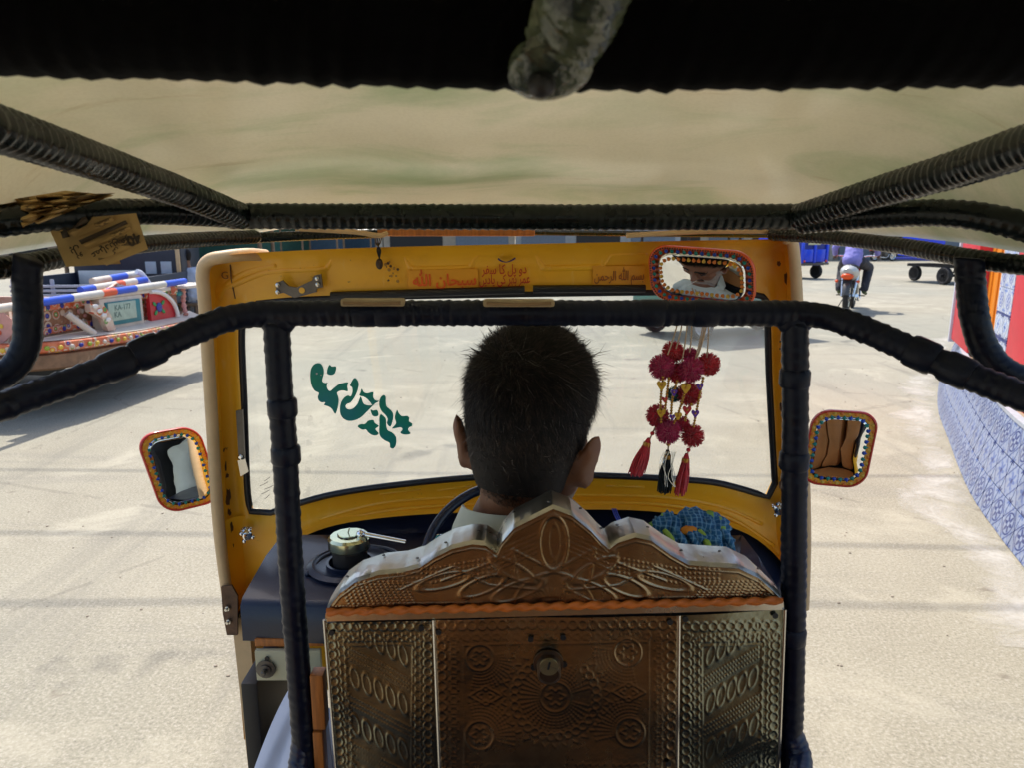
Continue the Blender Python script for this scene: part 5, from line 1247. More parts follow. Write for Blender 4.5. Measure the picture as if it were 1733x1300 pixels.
# ------------------------------------------------------------------ embossed metal partition behind the driver
SY = .78
def ringf(X, Y, cx, cy, r, w): return np.exp(-((np.hypot(X - cx, Y - cy) - r) / w) ** 2)
def dotf(X, Y, cx, cy, w): return np.exp(-(((X - cx) ** 2 + (Y - cy) ** 2) / (w * w)))
def star(X, Y, cx, cy, r, w, n=6, dep=.25): 
    d = np.hypot(X - cx, Y - cy); a = np.arctan2(Y - cy, X - cx); return np.exp(-((d - r * (1 + dep * np.cos(n * a))) / w) ** 2)
def ovalf(X, Y, cx, cy, ra, rb, ang, w):
    c_, s_ = math.cos(ang), math.sin(ang); u_ = ((X - cx) * c_ + (Y - cy) * s_) / ra; v_ = (-(X - cx) * s_ + (Y - cy) * c_) / rb
    return np.exp(-((np.sqrt(u_ * u_ + v_ * v_) - 1) * min(ra, rb) / w) ** 2)
def linef(X, Y, x0, y0, x1, y1, w):
    dx, dy = x1 - x0, y1 - y0; L2 = dx * dx + dy * dy; t = np.clip(((X - x0) * dx + (Y - y0) * dy) / L2, 0, 1)
    return np.exp(-(((X - x0 - t * dx) ** 2 + (Y - y0 - t * dy) ** 2) / (w * w)))
class HF:
    def __init__(s, X, Y): s.X, s.Y, s.H = X, Y, np.zeros_like(X)
    def put(s, fn, box, amp, *a):
        x0, x1, y0, y1 = box; mk = (s.X > x0) & (s.X < x1) & (s.Y > y0) & (s.Y < y1)
        if mk.any(): s.H[mk] = np.maximum(s.H[mk], amp * fn(s.X[mk], s.Y[mk], *a))
    def ring(s, cx, cy, r, w=1.6, amp=1.): s.put(ringf, (cx - r - 6, cx + r + 6, cy - r - 6, cy + r + 6), amp, cx, cy, r, w)
    def dot(s, cx, cy, w=1.6, amp=.8): s.put(dotf, (cx - 3 * w, cx + 3 * w, cy - 3 * w, cy + 3 * w), amp, cx, cy, w)
    def star(s, cx, cy, r, w=1.5, n=6, amp=1.): s.put(star, (cx - r * 1.6 - 5, cx + r * 1.6 + 5, cy - r * 1.6 - 5, cy + r * 1.6 + 5), amp, cx, cy, r, w, n)
    def oval(s, cx, cy, ra, rb, ang, w=1.5, amp=1.): m_ = max(ra, rb) + 6; s.put(ovalf, (cx - m_, cx + m_, cy - m_, cy + m_), amp, cx, cy, ra, rb, ang, w)
    def line(s, x0, y0, x1, y1, w=1.4, amp=.7): s.put(linef, (min(x0, x1) - 6, max(x0, x1) + 6, min(y0, y1) - 6, max(y0, y1) + 6), amp, x0, y0, x1, y1, w)
    def dots(s, x0, y0, x1, y1, step=5., w=1.5, amp=.9):
        n = max(1, int(math.hypot(x1 - x0, y1 - y0) / step))
        for i in range(n + 1): s.dot(x0 + (x1 - x0) * i / n, y0 + (y1 - y0) * i / n, w, amp)
def sunburst(h, cx, cy, r, R2, a0, a1, n):
    h.ring(cx, cy, r, 1.7, 1.0); h.star(cx, cy, r * .5, 1.7, 6, .9)
    for i in range(n):
        a = a0 + (a1 - a0) * i / (n - 1); h.dots(cx + (r + 5) * math.cos(a), cy + (r + 5) * math.sin(a), cx + R2 * math.cos(a), cy + R2 * math.sin(a), 5.0, 1.7, .8)
def centre_relief(h):
    for x in np.arange(748, 1142, 17): h.ring(x, 1058, 7.5, 1.5, .9); h.star(x + 8, 1078, 5.5, 1.4, 5, .6)
    for y in np.arange(1076, 1420, 17):
        h.ring(748, y, 7.5, 1.5, .9); h.ring(1135, y, 7.5, 1.5, .9); h.star(768, y + 8, 6, 1.4, 6, .7); h.star(1115, y + 8, 6, 1.4, 6, .7)
    for (x0, y0, x1, y1) in ((785, 1092, 1098, 1088), (785, 1092, 788, 1420), (1098, 1088, 1096, 1420)): h.line(x0, y0, x1, y1, 1.3, .6)
    P2 = math.pi
    sunburst(h, 812, 1114, 23, 56, -.15, P2 * .5 + .25, 16); sunburst(h, 1062, 1106, 23, 56, P2 * .5 - .25, P2 + .15, 16)
    sunburst(h, 812, 1246, 24, 58, -P2 * .5 - .3, .25, 16); sunburst(h, 1066, 1240, 24, 58, P2 - .25, P2 * 1.5 + .3, 16)
    sunburst(h, 940, 1180, 26, 58, .3, 2 * P2 - .25, 40)
    for i in range(30):
        a = 2 * P2 * i / 30
        if -2.3 < (a if a < P2 else a - 2 * P2) < -.85: continue
        h.ring(940 + 70 * math.cos(a), 1182 + 66 * math.sin(a), 6.5, 1.5, .8)
        r_ = 84; x, y = 940 + r_ * math.cos(a + .1), 1182 + r_ * .92 * math.sin(a + .1); c_, s_ = math.cos(a), math.sin(a)
        h.line(x - s_ * 6, y + c_ * 6, x + c_ * 8, y + s_ * 8, 1.3, .7); h.line(x + s_ * 6, y - c_ * 6, x + c_ * 8, y + s_ * 8, 1.3, .7)
    for (cx, cy) in ((822, 1180), (1064, 1172)):
        h.star(cx, cy, 11, 1.6, 6, .9)
        for (x0, y0, x1, y1) in ((-28, 0, 0, -16), (0, -16, 28, 0), (28, 0, 0, 16), (0, 16, -28, 0)): h.line(cx + x0, cy + y0, cx + x1, cy + y1, 1.4, .8)
    for x in np.arange(790, 1100, 13): h.star(x, 1298, 5, 1.4, 5, .5)
def side_relief(x0, x1, flip):
    def f(h):
        w = x1 - x0
        for x in np.arange(x0 + 10, x1 - 4, 15): h.ring(x, 1060, 7, 1.5, 1.); h.star(x + 6, 1080, 5.5, 1.4, 6, .9)
        for y in np.arange(1078, 1420, 15):
            xo = (y - 1050) * (.07 if flip else -.035)
            h.ring(x0 + 10 + max(0, xo), y, 7, 1.5, 1.); h.ring(x1 - 10 + min(0, xo), y, 7, 1.5, 1.); h.star(x0 + 27 + max(0, xo), y + 6, 6, 1.5, 6, .9); h.star(x1 - 27 + min(0, xo), y + 6, 6, 1.5, 6, .9)
        ia, ib = x0 + 42, x1 - 42; sg = 1 if flip else -1
        for k in range(6):
            yc = 1085 + k * 80
            for j in range(3):
                y_ = yc + 38 + j * 8.5; h.dots(ia, y_ - sg * 26, ib, y_ + sg * 26, 5.2, 1.7, 1.)
                h.line(ia, y_ - sg * 26 + 4, ib, y_ + sg * 26 + 4, 1.0, .4)
            for j in range(5):
                fx = (j + .5) / 5; cx = ia + (ib - ia) * fx; cy = yc + 4 + sg * (fx - .5) * 52
                h.oval(cx, cy, 6.2, 18, -.25 * sg, 1.1, .65)
        h.line(ia - 6, 1094, ia - 2, 1420, 1.2, .6); h.line(ib + 6, 1094, ib + 2, 1420, 1.2, .6); h.line(ia - 6, 1094, ib + 6, 1092, 1.2, .5)
    return f

core = MB(); a, b = P(556, 1040, SY), P(1322, 1022, SY)
core.box(((a.x + b.x) / 2, SY + .035, .72), (b.x - a.x - .004, .05, .68), bev=.006)
seat_back = core.build('seat_partition', BLACK, rk, 30)
AMP = .0011
def embossed(name, quad, relief, step, m=EMB, amp=AMP, dY=0.0, tris=None):
    (x0, y0), (x1, y1), (x2, y2), (x3, y3) = quad
    nu = int(max(abs(x1 - x0), abs(x2 - x3)) / step) + 1; nv = int(max(abs(y3 - y0), abs(y2 - y1)) / step) + 1
    u_, v_ = np.meshgrid(np.linspace(0, 1, nu), np.linspace(0, 1, nv))
    X = (x0 * (1 - u_) + x1 * u_) * (1 - v_) + (x3 * (1 - u_) + x2 * u_) * v_; Y = (y0 * (1 - u_) + y1 * u_) * (1 - v_) + (y3 * (1 - u_) + y2 * u_) * v_
    h = HF(X, Y); relief(h)
    return grid_surface(name, X, Y, h.H * amp, m, dY)
def grid_surface(name, X, Y, H, m, dY):
    nv, nu = X.shape
    dent = .0010 * np.sin(X * .031 + Y * .017) + .0008 * np.sin(X * .013 - Y * .041 + 1.3)
    a_, b_ = X - CX, Y - CY; dy = FPX * _cp - b_ * _sp; t = (SY + dY) / dy
    V = np.stack([a_ * t, np.full_like(t, SY + dY) - H + dent, CAMZ + (-FPX * _sp - b_ * _cp) * t], -1).reshape(-1, 3)
    idx = np.arange(nv * nu).reshape(nv, nu); Fq = np.stack([idx[:-1, :-1], idx[:-1, 1:], idx[1:, 1:], idx[1:, :-1]], -1).reshape(-1, 4)
    mb = MB(); mb.v = [tuple(q_) for q_ in V.tolist()]; mb.f = [tuple(q_) for q_ in Fq.tolist()]; mb.m = [0] * len(mb.f)
    return mb.build(name, m, seat_back, 180)
EMS = mat('embossed_side_metal', (.27, .28, .22), .24, 1.0, var=.2, vs=7, rvar=.07, bump=.05, bs=70, col2=(.10, .13, .10), mask=(.52, .8), ms=6)  # greenish tint painted in for the darker reflections on the side panels
embossed('embossed_panel', [(549, 1054), (733, 1052), (748, 1420), (580, 1420)], side_relief(549, 735, True), 1.7, EMS, .0008)
embossed('embossed_panel', [(735, 1050), (1148, 1043), (1144, 1420), (750, 1420)], centre_relief, 1.8, EMB, .0007, dY=.001)
embossed('embossed_panel', [(1151, 1042), (1327, 1034), (1312, 1420), (1146, 1420)], side_relief(1151, 1325, False), 1.7, EMS, .0008)
for (a, b) in (((734, 1050), (749, 1420)), ((1149, 1042), (1145, 1420)), ((549, 1050), (579, 1420)), ((1328, 1032), (1313, 1420))):
    MB().tube([P(*a, SY - .001), P(*b, SY - .001)], .0022, 8).build('panel_edge', STEEL, seat_back, 40)
a, b, c_, d_ = P(551, 1039, SY), P(1326, 1019, SY), P(1327, 1033, SY), P(550, 1053, SY)
MB().prism([a, b, c_, d_], (0, .02, 0)).build('trim_strip', STEEL, seat_back)
crest = [(553, 1034), (575, 1005), (600, 987), (640, 974), (680, 970), (710, 962), (735, 945), (765, 930), (800, 922), (822, 924), (841, 937), (850, 918), (870, 895), (902, 879), (936, 862), (968, 874), (1000, 900), (1018, 920), (1031, 931), (1045, 920), (1075, 910), (1102, 916), (1135, 940), (1165, 957), (1200, 960), (1250, 963), (1285, 980), (1310, 1003), (1323, 1016)]
cx_ = np.array([p[0] for p in crest], float); cy_ = np.array([p[1] for p in crest], float)
Xc, Vc = np.meshgrid(np.linspace(554, 1322, 350), np.linspace(0, 1, 90))
top = np.interp(Xc, cx_, cy_); bot = 1035 - (Xc - 553) / 770 * 19
Yc_ = top + (bot - top) * Vc
h = HF(Xc, Yc_)
def crest_relief(h):
    h.oval(937, 920, 24, 46, 0, 1.8, 1.); h.oval(937, 918, 9, 30, 0, 1.5, .6)
    for s_ in (-1, 1):
        for (x0, y0, x1, y1) in ((0, 968, 70, 930), (0, 968, 45, 985), (70, 930, 60, 990), (20, 1000, 110, 990), (110, 990, 170, 960), (170, 960, 260, 1000), (100, 950, 190, 985)):
            h.line(937 + s_ * x0, y0, 937 + s_ * x1, y1, 1.7, .9)
        for (cx, cy, ra, rb, an) in ((60, 1000, 45, 14, .35), (120, 992, 40, 13, .4), (185, 985, 46, 12, .25), (70, 965, 40, 12, -.5)): h.oval(937 + s_ * cx, cy, ra, rb, an * s_, 1.8, 1.)
        for i in range(14):
            for j in range(5):
                x, y = 937 + s_ * (30 + i * 6), 905 + j * 8 + i * 2.5; h.dot(x, y, 1.7, .7)
        for i in range(22):
            for j in range(4): h.dot(937 + s_ * (110 + i * 8), 945 + j * 8 + (i * 1.6 if i < 12 else 19), 1.8, .8)
        for i in range(14): h.dots(937 + s_ * (255 + i * 8), 985, 937 + s_ * (235 + i * 8.5), 1022, 5, 1.6, .9)
    for i in range(24): a = math.pi + math.pi * i / 23; h.line(937 + 36 * math.cos(a), 1026 + 16 * math.sin(a), 937 + 62 * math.cos(a), 1026 + 30 * math.sin(a), 1.5, .8)
    h.ring(937, 1040, 70, 1.8, .9)
    for x in np.arange(570, 1310, 6): h.dot(x, 1027 - (x - 553) / 770 * 19, 1.5, .8)
    for i in range(0, len(crest) - 1): h.line(crest[i][0], crest[i][1] + 7, crest[i + 1][0], crest[i + 1][1] + 7, 1.5, .5)
crest_relief(h)
cr_o = grid_surface('embossed_crest', Xc, Yc_, h.H * .0010, EMB, 0.0)
RIMM = mat('rim_tin', (.56, .54, .48), .34, 1.0, var=.12, vs=14, bump=.15, bs=30, rvar=.1)
fr_ = [P(a, b, SY - .001) for a, b in crest]; bk_ = [p + Vector((0, .048, 0)) for p in fr_]
cp = catmull(fr_, 1); n = len(crest)
rim_f = [P(a, b, SY - .0015) for a, b in zip(np.interp(np.linspace(0, n - 1, 141), range(n), cx_), np.interp(np.linspace(0, n - 1, 141), range(n), cy_))]
Lr = [[p + Vector((0, .0, .0)) for p in rim_f], [p + Vector((0, .004, .004)) for p in rim_f], [p + Vector((0, .022, .006 + .0022 * math.sin(i * 1.7) * (i % 3 == 0))) for i, p in enumerate(rim_f)], [p + Vector((0, .052, .004)) for p in rim_f], [p + Vector((0, .054, -.03)) for p in rim_f]]
rim_o = MB().loft(Lr, False).build('crest_rim', RIMM, rk, 35)
m = MB(); nb = [(a, b) for a, b in zip(np.linspace(553, 1323, 60), 1035 - np.linspace(0, 19, 60))]
tb = [P(a, float(np.interp(a, cx_, cy_)) + 1, SY + .053) for a, b in nb]; bb = [P(a, b, SY) + Vector((0, .053, 0)) for a, b in nb]
m.loft([tb, bb], False); m.build('crest_back', BROWN, seat_back, 40)
for i in range(6, 136, 9):
    p = rim_f[i] + Vector((0, R.uniform(.012, .04), .0065)); MB().lathe([(.0022, 0), (.0016, .0012)], p, (0, 0, 1), 8).build('rim_tack', DSTEEL, rim_o)
# twisted orange cord
ra_, rb_ = P(553, 1037, SY - .005), P(1323, 1017, SY - .005); Ln = (rb_ - ra_).length; nn = 260; seg = 10
vs = []; fs = []; t_ = (rb_ - ra_).normalized(); w_ = Vector((0, -1, 0)); u_ = t_.cross(w_).normalized()
for i in range(nn + 1):
    p = ra_.lerp(rb_, i / nn)
    for k in range(seg):
        a_ = 2 * math.pi * k / seg; r_ = .0042 * (1 + .30 * math.cos(2 * (a_ - i * .31))); vs.append(p + u_ * math.cos(a_) * r_ + w_ * math.sin(a_) * r_)
for i in range(nn):
    for k in range(seg): fs.append((i * seg + k, i * seg + (k + 1) % seg, (i + 1) * seg + (k + 1) % seg, (i + 1) * seg + k))
MB().add(vs, fs).build('twisted_cord', mat('orange_cord', (.55, .14, .015), .55, var=.25, vs=40), seat_back, 180)
# lock and screw holes
lk = MB().lathe([(.0185, 0), (.0185, .003), (.0145, .004), (.0140, .022), (.0125, .024), (.0115, .022)], P(928, 1122, SY - .001), (0, -1, -.08), 24).build('lock_barrel', mat('lock_bronze', (.10, .065, .045), .35, .8, var=.3), rk, 40)
MB().lathe([(.0112, 0), (.0112, .003)], P(929, 1128, SY - .0225), (0, -1, -.08), 22).build('lock_face', mat('lock_brass', (.45, .42, .26), .3, .9, var=.15), lk, 40)
MB().box(P(929, 1128, SY - .0265), (.0025, .001, .010), (0, .2, 0)).build('key_slot', BLACK, lk)
for (px, py) in ((898, 1083), (953, 1080), (903, 1131), (955, 1126), (561, 1072), (713, 1064), (1160, 1049), (1312, 1043), (742, 1071), (1134, 1054), (1131, 1294)):
    MB().lathe([(.0036, 0), (.0036, .0008)], P(px, py, SY - .0018), (0, -1, 0), 12).build('screw_hole', BLACK, seat_back)
# wooden board at the left of the partition, driver's seat
a, b = P(524, 1140, SY + .012), P(551, 1420, SY + .012)
for (y0, y1) in ((1142, 1236), (1238, 1420)):
    a, b = P(524 + (y0 - 1142) * .05, y0, SY + .012), P(552 + (y0 - 1142) * .05, y1, SY + .012)
    MB().box(((a.x + b.x) / 2, SY + .02, (a.z + b.z) / 2), (abs(b.x - a.x), .02, abs(b.z - a.z) - .002), bev=.002).build('side_board', ORG_WOOD, seat_back, 30)
MB().box((.03, .985, .56), (.52, .32, .12), bev=.04).build('driver_seat', mat('black_vinyl', (.02, .02, .022), .4, var=.2, bump=.05), rk, 40)
MB().box((.03, .985, .41), (.46, .28, .18), bev=.01).build('seat_base', BLACK, rk, 30)
# passenger bench and rear wall (behind the camera)
MB().box((0, -.26, .60), (1.12, .56, .14), bev=.05).build('passenger_bench', BROWN, rk, 40)
for k in range(7): MB().box((-.48 + k * .16, -.57, .96), (.155, .13, .58), bev=.05).build('bench_back_roll', BROWN, rk, 40)
MB().box((0, -.24, .42), (1.06, .50, .22), bev=.01).build('bench_box', mat('bench_box_brown', (.28, .13, .05), .6, var=.2), rk, 30)
m = MB(); m.box((0, -.69, .80), (1.18, .03, 1.0), bev=.01); m.box((0, -.69, 1.66), (1.1, .03, .08), bev=.01)
for x_ in (-.55, .55): m.box((x_, -.69, 1.46), (.06, .03, .34), bev=.01)
m.build('rear_wall', BLACK, rk, 30)
MB().box((0, -.69, 1.46), (1.04, .006, .32)).build('rear_window', GLASS, rk)
for x_ in (-.60, .60):
    MB().box((x_, -.35, .62), (.04, .66, .60), bev=.015).build('side_panel', YEL, rk, 40)
    wrapped_bar([Vector((x_, -.62, .9)), Vector((x_ * 1.02, -.62, 1.3)), Vector((x_, -.62, roof_z(x_, -.62) - .01))], .016, .012, 'roof_post', TAPE, seed=31)
for x_ in (-.52, .52): wheel('wheel', rk, (x_ * 1.04, -.32, .22), .22, .12, (1, 0, 0), SILV)
wheel('wheel', rk, (0, 1.52, .22), .22, .11, (1, 0, 0), SILV)
# ------------------------------------------------------------------ people
def V(*a): return Vector(a)
def head_prims(hc, Rm, s):
    T = lambda x, y, z: hc + Rm @ (Vector((x, y, z)) * s)
    E_ = lambda c, r: ('e', T(*c), tuple(q_ * s for q_ in r), Rm)
    pr = [E_((0, -.012, .032), (.076, .097, .092)), E_((0, -.035, -.005), (.068, .070, .070)), E_((0, .028, -.040), (.060, .066, .070)), E_((0, .066, -.098), (.026, .024, .020)),
          E_((.044, .056, -.022), (.024, .027, .020)), E_((-.044, .056, -.022), (.024, .027, .020)), ('c', T(-.036, .083, .022), T(.036, .083, .022), .012 * s, .012 * s),
          ('c', T(0, .090, .014), T(0, .116, -.034), .0085 * s, .0145 * s), E_((.013, .102, -.038), (.010, .012, .009)), E_((-.013, .102, -.038), (.010, .012, .009)),
          ('c', T(-.020, .092, -.064), T(.020, .092, -.064), .0075 * s, .0075 * s), ('c', T(-.016, .090, -.076), T(.016, .090, -.076), .0078 * s, .0078 * s),
          ('c', T(-.040, .045, -.085), T(-.055, -.01, -.045), .020 * s, .024 * s), ('c', T(.040, .045, -.085), T(.055, -.01, -.045), .020 * s, .024 * s)]
    for sx in (-1, 1):
        er = Rm @ Euler((0, sx * .16, sx * -.48)).to_matrix()
        pr.append(('e', T(sx * .083, -.020, -.030), (.0065 * s, .019 * s, .032 * s), er)); pr.append(('e', T(sx * .088, -.027, -.014), (.0052 * s, .016 * s, .020 * s), er)); pr.append(('e', T(sx * .081, -.010, -.052), (.008 * s, .013 * s, .016 * s), er))
    return pr, T
def hand_prims(w, d, n, s=1.0, curl=1.0):
    """palm and five fingers: w wrist, d pointing direction, n palm normal"""
    d = d.normalized(); n = (n - d * n.dot(d)).normalized(); b = d.cross(n); pr = [('e', w + d * .045 * s, (.018 * s, .018 * s, .018 * s)), ('c', w, w + d * .03 * s, .022 * s, .024 * s)]
    for i, (o, L_) in enumerate(((-.030, .072), (-.010, .082), (.010, .078), (.030, .062))):
        k0 = w + d * .082 * s + b * o * s; pr.append(('c', w + d * .03 * s + b * o * .7 * s, k0, .013 * s, .0105 * s))
        k1 = k0 + (d * .8 + n * .6 * curl).normalized() * L_ * .5 * s; k2 = k1 + (d * .1 + n * 1.0 * curl).normalized() * L_ * .4 * s; k3 = k2 + (d * -.6 + n * .6 * curl).normalized() * L_ * .3 * s
        pr += [('c', k0, k1, .0102 * s, .0095 * s), ('c', k1, k2, .0095 * s, .0088 * s), ('c', k2, k3, .0088 * s, .0075 * s)]
    t0 = w + d * .025 * s - b * .026 * s; t1 = t0 + (d * .6 - b * .6 + n * .4).normalized() * .045 * s; t2 = t1 + (d * .6 + n * .7).normalized() * .035 * s
    pr += [('c', t0, t1, .0135 * s, .011 * s), ('c', t1, t2, .011 * s, .0085 * s)]
    return pr
def person(name, label, J, head_rot, shirt_m, trouser_m, skin_m=SKIN, hs=1.0, vox=.006, sleeve=1.0, hair_n=0, hair_m=HAIR, group=None, base=None, hem=.0, shoe_m=None, beard=False, bulk=1.0):
    root = thing(name, base or V(J['pelvis'].x, J['pelvis'].y, 0), label, 'person', local=False, group=group)
    hc = J['head']; Rm = Euler(head_rot).to_matrix(); hp, T = head_prims(hc, Rm, hs)
    nk0 = T(0, -.035, -.06); nk1 = J['neck']
    body = hp + [('c', nk0, nk1, .045 * hs, .050 * hs), ('c', nk1, J['chest'], .065, .10), ('e', J['chest'], (.14, .10, .16)), ('c', J['chest'], J['pelvis'], .11, .11)]
    shirt = [('c', J['neck'] + V(0, -.01, -.105), J['chest'], .070, .125), ('e', J['chest'], (.178, .122, .20)), ('c', J['chest'], J['pelvis'], .138, .150), ('e', J['pelvis'], (.175, .135, .13))]
    trous = [('e', J['pelvis'] + V(0, 0, -.02), (.16, .125, .11))]
    for s_ in ('L', 'R'):
        sh, el, wr = J['sh' + s_], J['el' + s_], J['wr' + s_]
        body += [('c', sh, el, .042, .036), ('c', el, wr, .036, .026)] + hand_prims(wr, J.get('hd' + s_, wr - el), J.get('hn' + s_, V(0, 0, -1)))
        e2 = el.lerp(wr, max(0, sleeve - .0)) if sleeve < 1 else wr.lerp(el, .06)
        shirt += [('c', J['neck'].lerp(J['chest'], .35), sh, .07, .068), ('c', sh, el, .066, .056), ('c', el, e2, .056, .044)]
        hp_, kn, an, to = J['hp' + s_], J['kn' + s_], J['an' + s_], J['to' + s_]
        body += [('c', hp_, kn, .07, .052), ('c', kn, an, .050, .036), ('c', an + V(0, 0, -.03), to, .036, .026), ('e', an + (an - to).normalized() * .03 + V(0, 0, -.035), (.032, .034, .03))]
        trous += [('c', J['pelvis'], hp_, .12, .105), ('c', hp_, kn, .105, .082), ('c', kn, an + V(0, 0, .03), .085, .066)]
    if bulk != 1.0:
        fat = lambda ps: [(p[0], p[1], tuple(q_ * bulk for q_ in p[2]), *p[3:]) if p[0] == 'e' else (p[0], p[1], p[2], p[3] * bulk, p[4] * bulk) for p in ps]
        shirt, trous = fat(shirt), fat(trous)
    me = fused(body, vox); bo = link_mesh(me, 'body', [skin_m, STUB, HAIR], root)
    # stubble and brows follow the head's own axes
    Ri = Rm.inverted(); off = ORG[bo]; mi = []
    for p in me.polygons:
        l = Ri @ (p.center + off - hc) / hs; k = 0
        if beard:
            if l.y > .012 and l.z < -.050 and l.z > -.14 and not (abs(l.x) < .022 and -.082 < l.z < -.058 and l.y > .085): k = 1
            if l.y > .0 and abs(l.x) > .05 and -.07 < l.z < -.02 and l.y < .03: k = 1
        if abs(l.z + .055) < .0065 and abs(l.x) < .026 and l.y > .085: k = 2
        if abs(l.z - .030 + abs(l.x) * .10) < .0055 and .012 < abs(l.x) < .045 and l.y > .075: k = 2
        mi.append(k)
    me.polygons.foreach_set('material_index', mi)
    if hair_n:
        for sx in (-1, 1): MB().ball(T(sx * .030, .083, .004), (.011 * hs, .008 * hs, .006 * hs), 12, 8, Rm).build('eye', DARKGLASS, bo, 180)
    link_mesh(wrinkle(fused(shirt, vox * 1.35, 3), .009, 26, 3), 'shirt', shirt_m, root)
    link_mesh(wrinkle(fused(trous, vox * 1.35, 3), .012, 24, 5), 'trousers', trouser_m, root)
    # hair: a close cap plus loose strands
    def on_scalp(d):           # d unit vector in head axes -> point on skull, None outside the hairline
        p = Vector((d.x * .0775, d.y * .099 - .012, d.z * .0945 + .032))
        if p.z < .032:
            t = -d.z; f = 1 - .50 * t * t; a = math.atan2(d.y, d.x); p = Vector((math.cos(a) * .0770 * f, math.sin(a) * .097 * f - .012 - .008 * t, .032 - .135 * t))
        return p
    def in_hair(p):
        if p.y > .030: return p.z > .085 - (.012 if abs(p.x) > .05 else 0)
        if p.y > -.012: return p.z > .030 + (p.y + .012) * .5
        return p.z > -.090 + abs(p.x) * .30
    cap = MB(); N1, N2 = 48, 32; idx = {}; vs = []; fs = []
    for i in range(N2 + 1):
        for k in range(N1):
            th, ph = math.pi * i / N2, 2 * math.pi * k / N1; d = Vector((math.sin(th) * math.cos(ph), math.sin(th) * math.sin(ph), math.cos(th)))
            p = on_scalp(d); thick = 1.006
            vs.append(T(*(Vector((p.x * thick, (p.y + .012) * thick - .012, (p.z - .032) * thick + .032))))); idx[(i, k)] = (len(vs) - 1, in_hair(p), p.z)
    for i in range(N2):
        for k in range(N1):
            q_ = [idx[(i, k)], idx[(i + 1, k)], idx[(i + 1, (k + 1) % N1)], idx[(i, (k + 1) % N1)]]
            if all(z[1] and (z[2] > -.078) for z in q_): fs.append(tuple(z[0] for z in q_))
    cap.add(vs, fs)
    rr = random.Random(len(label))
    cap.mi = 0
    for _ in range(hair_n):
        z = rr.uniform(-1, 1); a = rr.uniform(0, 2 * math.pi); q_ = math.sqrt(1 - z * z); d = Vector((q_ * math.cos(a), q_ * math.sin(a), z)); p = on_scalp(d)
        if not in_hair(p): continue
        up_ = max(0, min(1, (p.z + .07) / .15)); L_ = (.006 + .020 * up_ ** 1.4) * rr.uniform(.6, 1.25)
        nrm = Vector((d.x / .0775, d.y / .099, d.z / .0885)).normalized()
        whorl = Vector((-d.y * .5, d.x * .5, 0)); dn = Vector((0, 0, -1)); flow = (dn * (.9 if p.z < .09 else .1) + whorl * .6 + Vector((0, .8, 0)) * (1 if p.z > .06 else .1) + Vector((rr.gauss(0, .35), rr.gauss(0, .35), rr.gauss(0, .35))))
        flow = (flow - nrm * flow.dot(nrm)); lift = .30 * up_ + .12
        if rr.random() < .012: lift += .5; L_ *= 1.5
        p0 = p * 1.0; cap.mi = 2 if rr.random() < (.10 if p.z < -.02 else .02) else (1 if rr.random() < (.45 if p.z < 0 else .2) else 0); dir1 = (flow.normalized() * (1 - lift * .5) + nrm * lift).normalized(); p1 = p0 + dir1 * L_ * .55; p2 = p1 + (flow.normalized() * .9 + nrm * lift * .35 + Vector((rr.gauss(0, .2), rr.gauss(0, .2), rr.gauss(0, .2)))).normalized() * L_ * .55
        sd = dir1.cross(nrm).normalized() * rr.uniform(.0003, .0006)
        A = [T(*(p0 - sd)), T(*(p0 + sd)), T(*(p1 + sd * .8)), T(*(p1 - sd * .8)), T(*p2)]
        cap.add(A, [(0, 1, 2, 3), (3, 2, 4)])
    cap.build('hair', [hair_m, HAIRB, HAIRG], bo, 180)
    if shoe_m:
        for s_ in ('L', 'R'):
            an, to = J['an' + s_], J['to' + s_]
            link_mesh(fused([('c', an + V(0, 0, -.035), to, .042, .032), ('e', an + (an - to).normalized() * .03 + V(0, 0, -.04), (.04, .04, .034))], .008, 2), 'shoe', shoe_m, root)
    return root, T
# the driver
hc = P(897, 722, .955)
SHIRT = mat('pale_green_cotton', (.50, .53, .45), .8, var=.08, vs=9, bump=.25, bs=14, sheen=.2)
TROU = mat('pale_blue_cotton', (.40, .45, .58), .8, var=.08, vs=9, bump=.25, bs=12, sheen=.2)
dx = hc.x - .015
J = dict(head=hc, neck=V(dx - .005, .945, hc.z - .140), chest=V(dx - .015, .965, hc.z - .36), pelvis=V(dx - .01, .96, .70),
         shL=V(dx - .170, .965, hc.z - .265), shR=V(dx + .160, .965, hc.z - .265), elL=V(dx - .24, 1.02, hc.z - .47), elR=V(dx + .24, 1.02, hc.z - .48),
         wrL=V(-.14, 1.06, .865), wrR=V(.15, 1.06, .865), hdL=V(.05, .7, .5), hdR=V(-.05, .7, .5), hnL=V(.7, .2, .3), hnR=V(-.7, .2, .3),
         hpL=V(dx - .11, 1.0, .665), hpR=V(dx + .10, 1.0, .665), knL=V(-.31, 1.09, .60), knR=V(.30, 1.20, .66), anL=V(-.30, 1.24, .42), anR=V(.26, 1.30, .42), toL=V(-.30, 1.37, .365), toR=V(.26, 1.42, .365))
drv, TH = person('person', 'driver with short black hair in a pale shirt seen from behind at the wheel', J, (rad(-9), rad(4), rad(-17)), SHIRT, TROU, SKIN, 1.09, .0055, 1.0, 42000, beard=True)
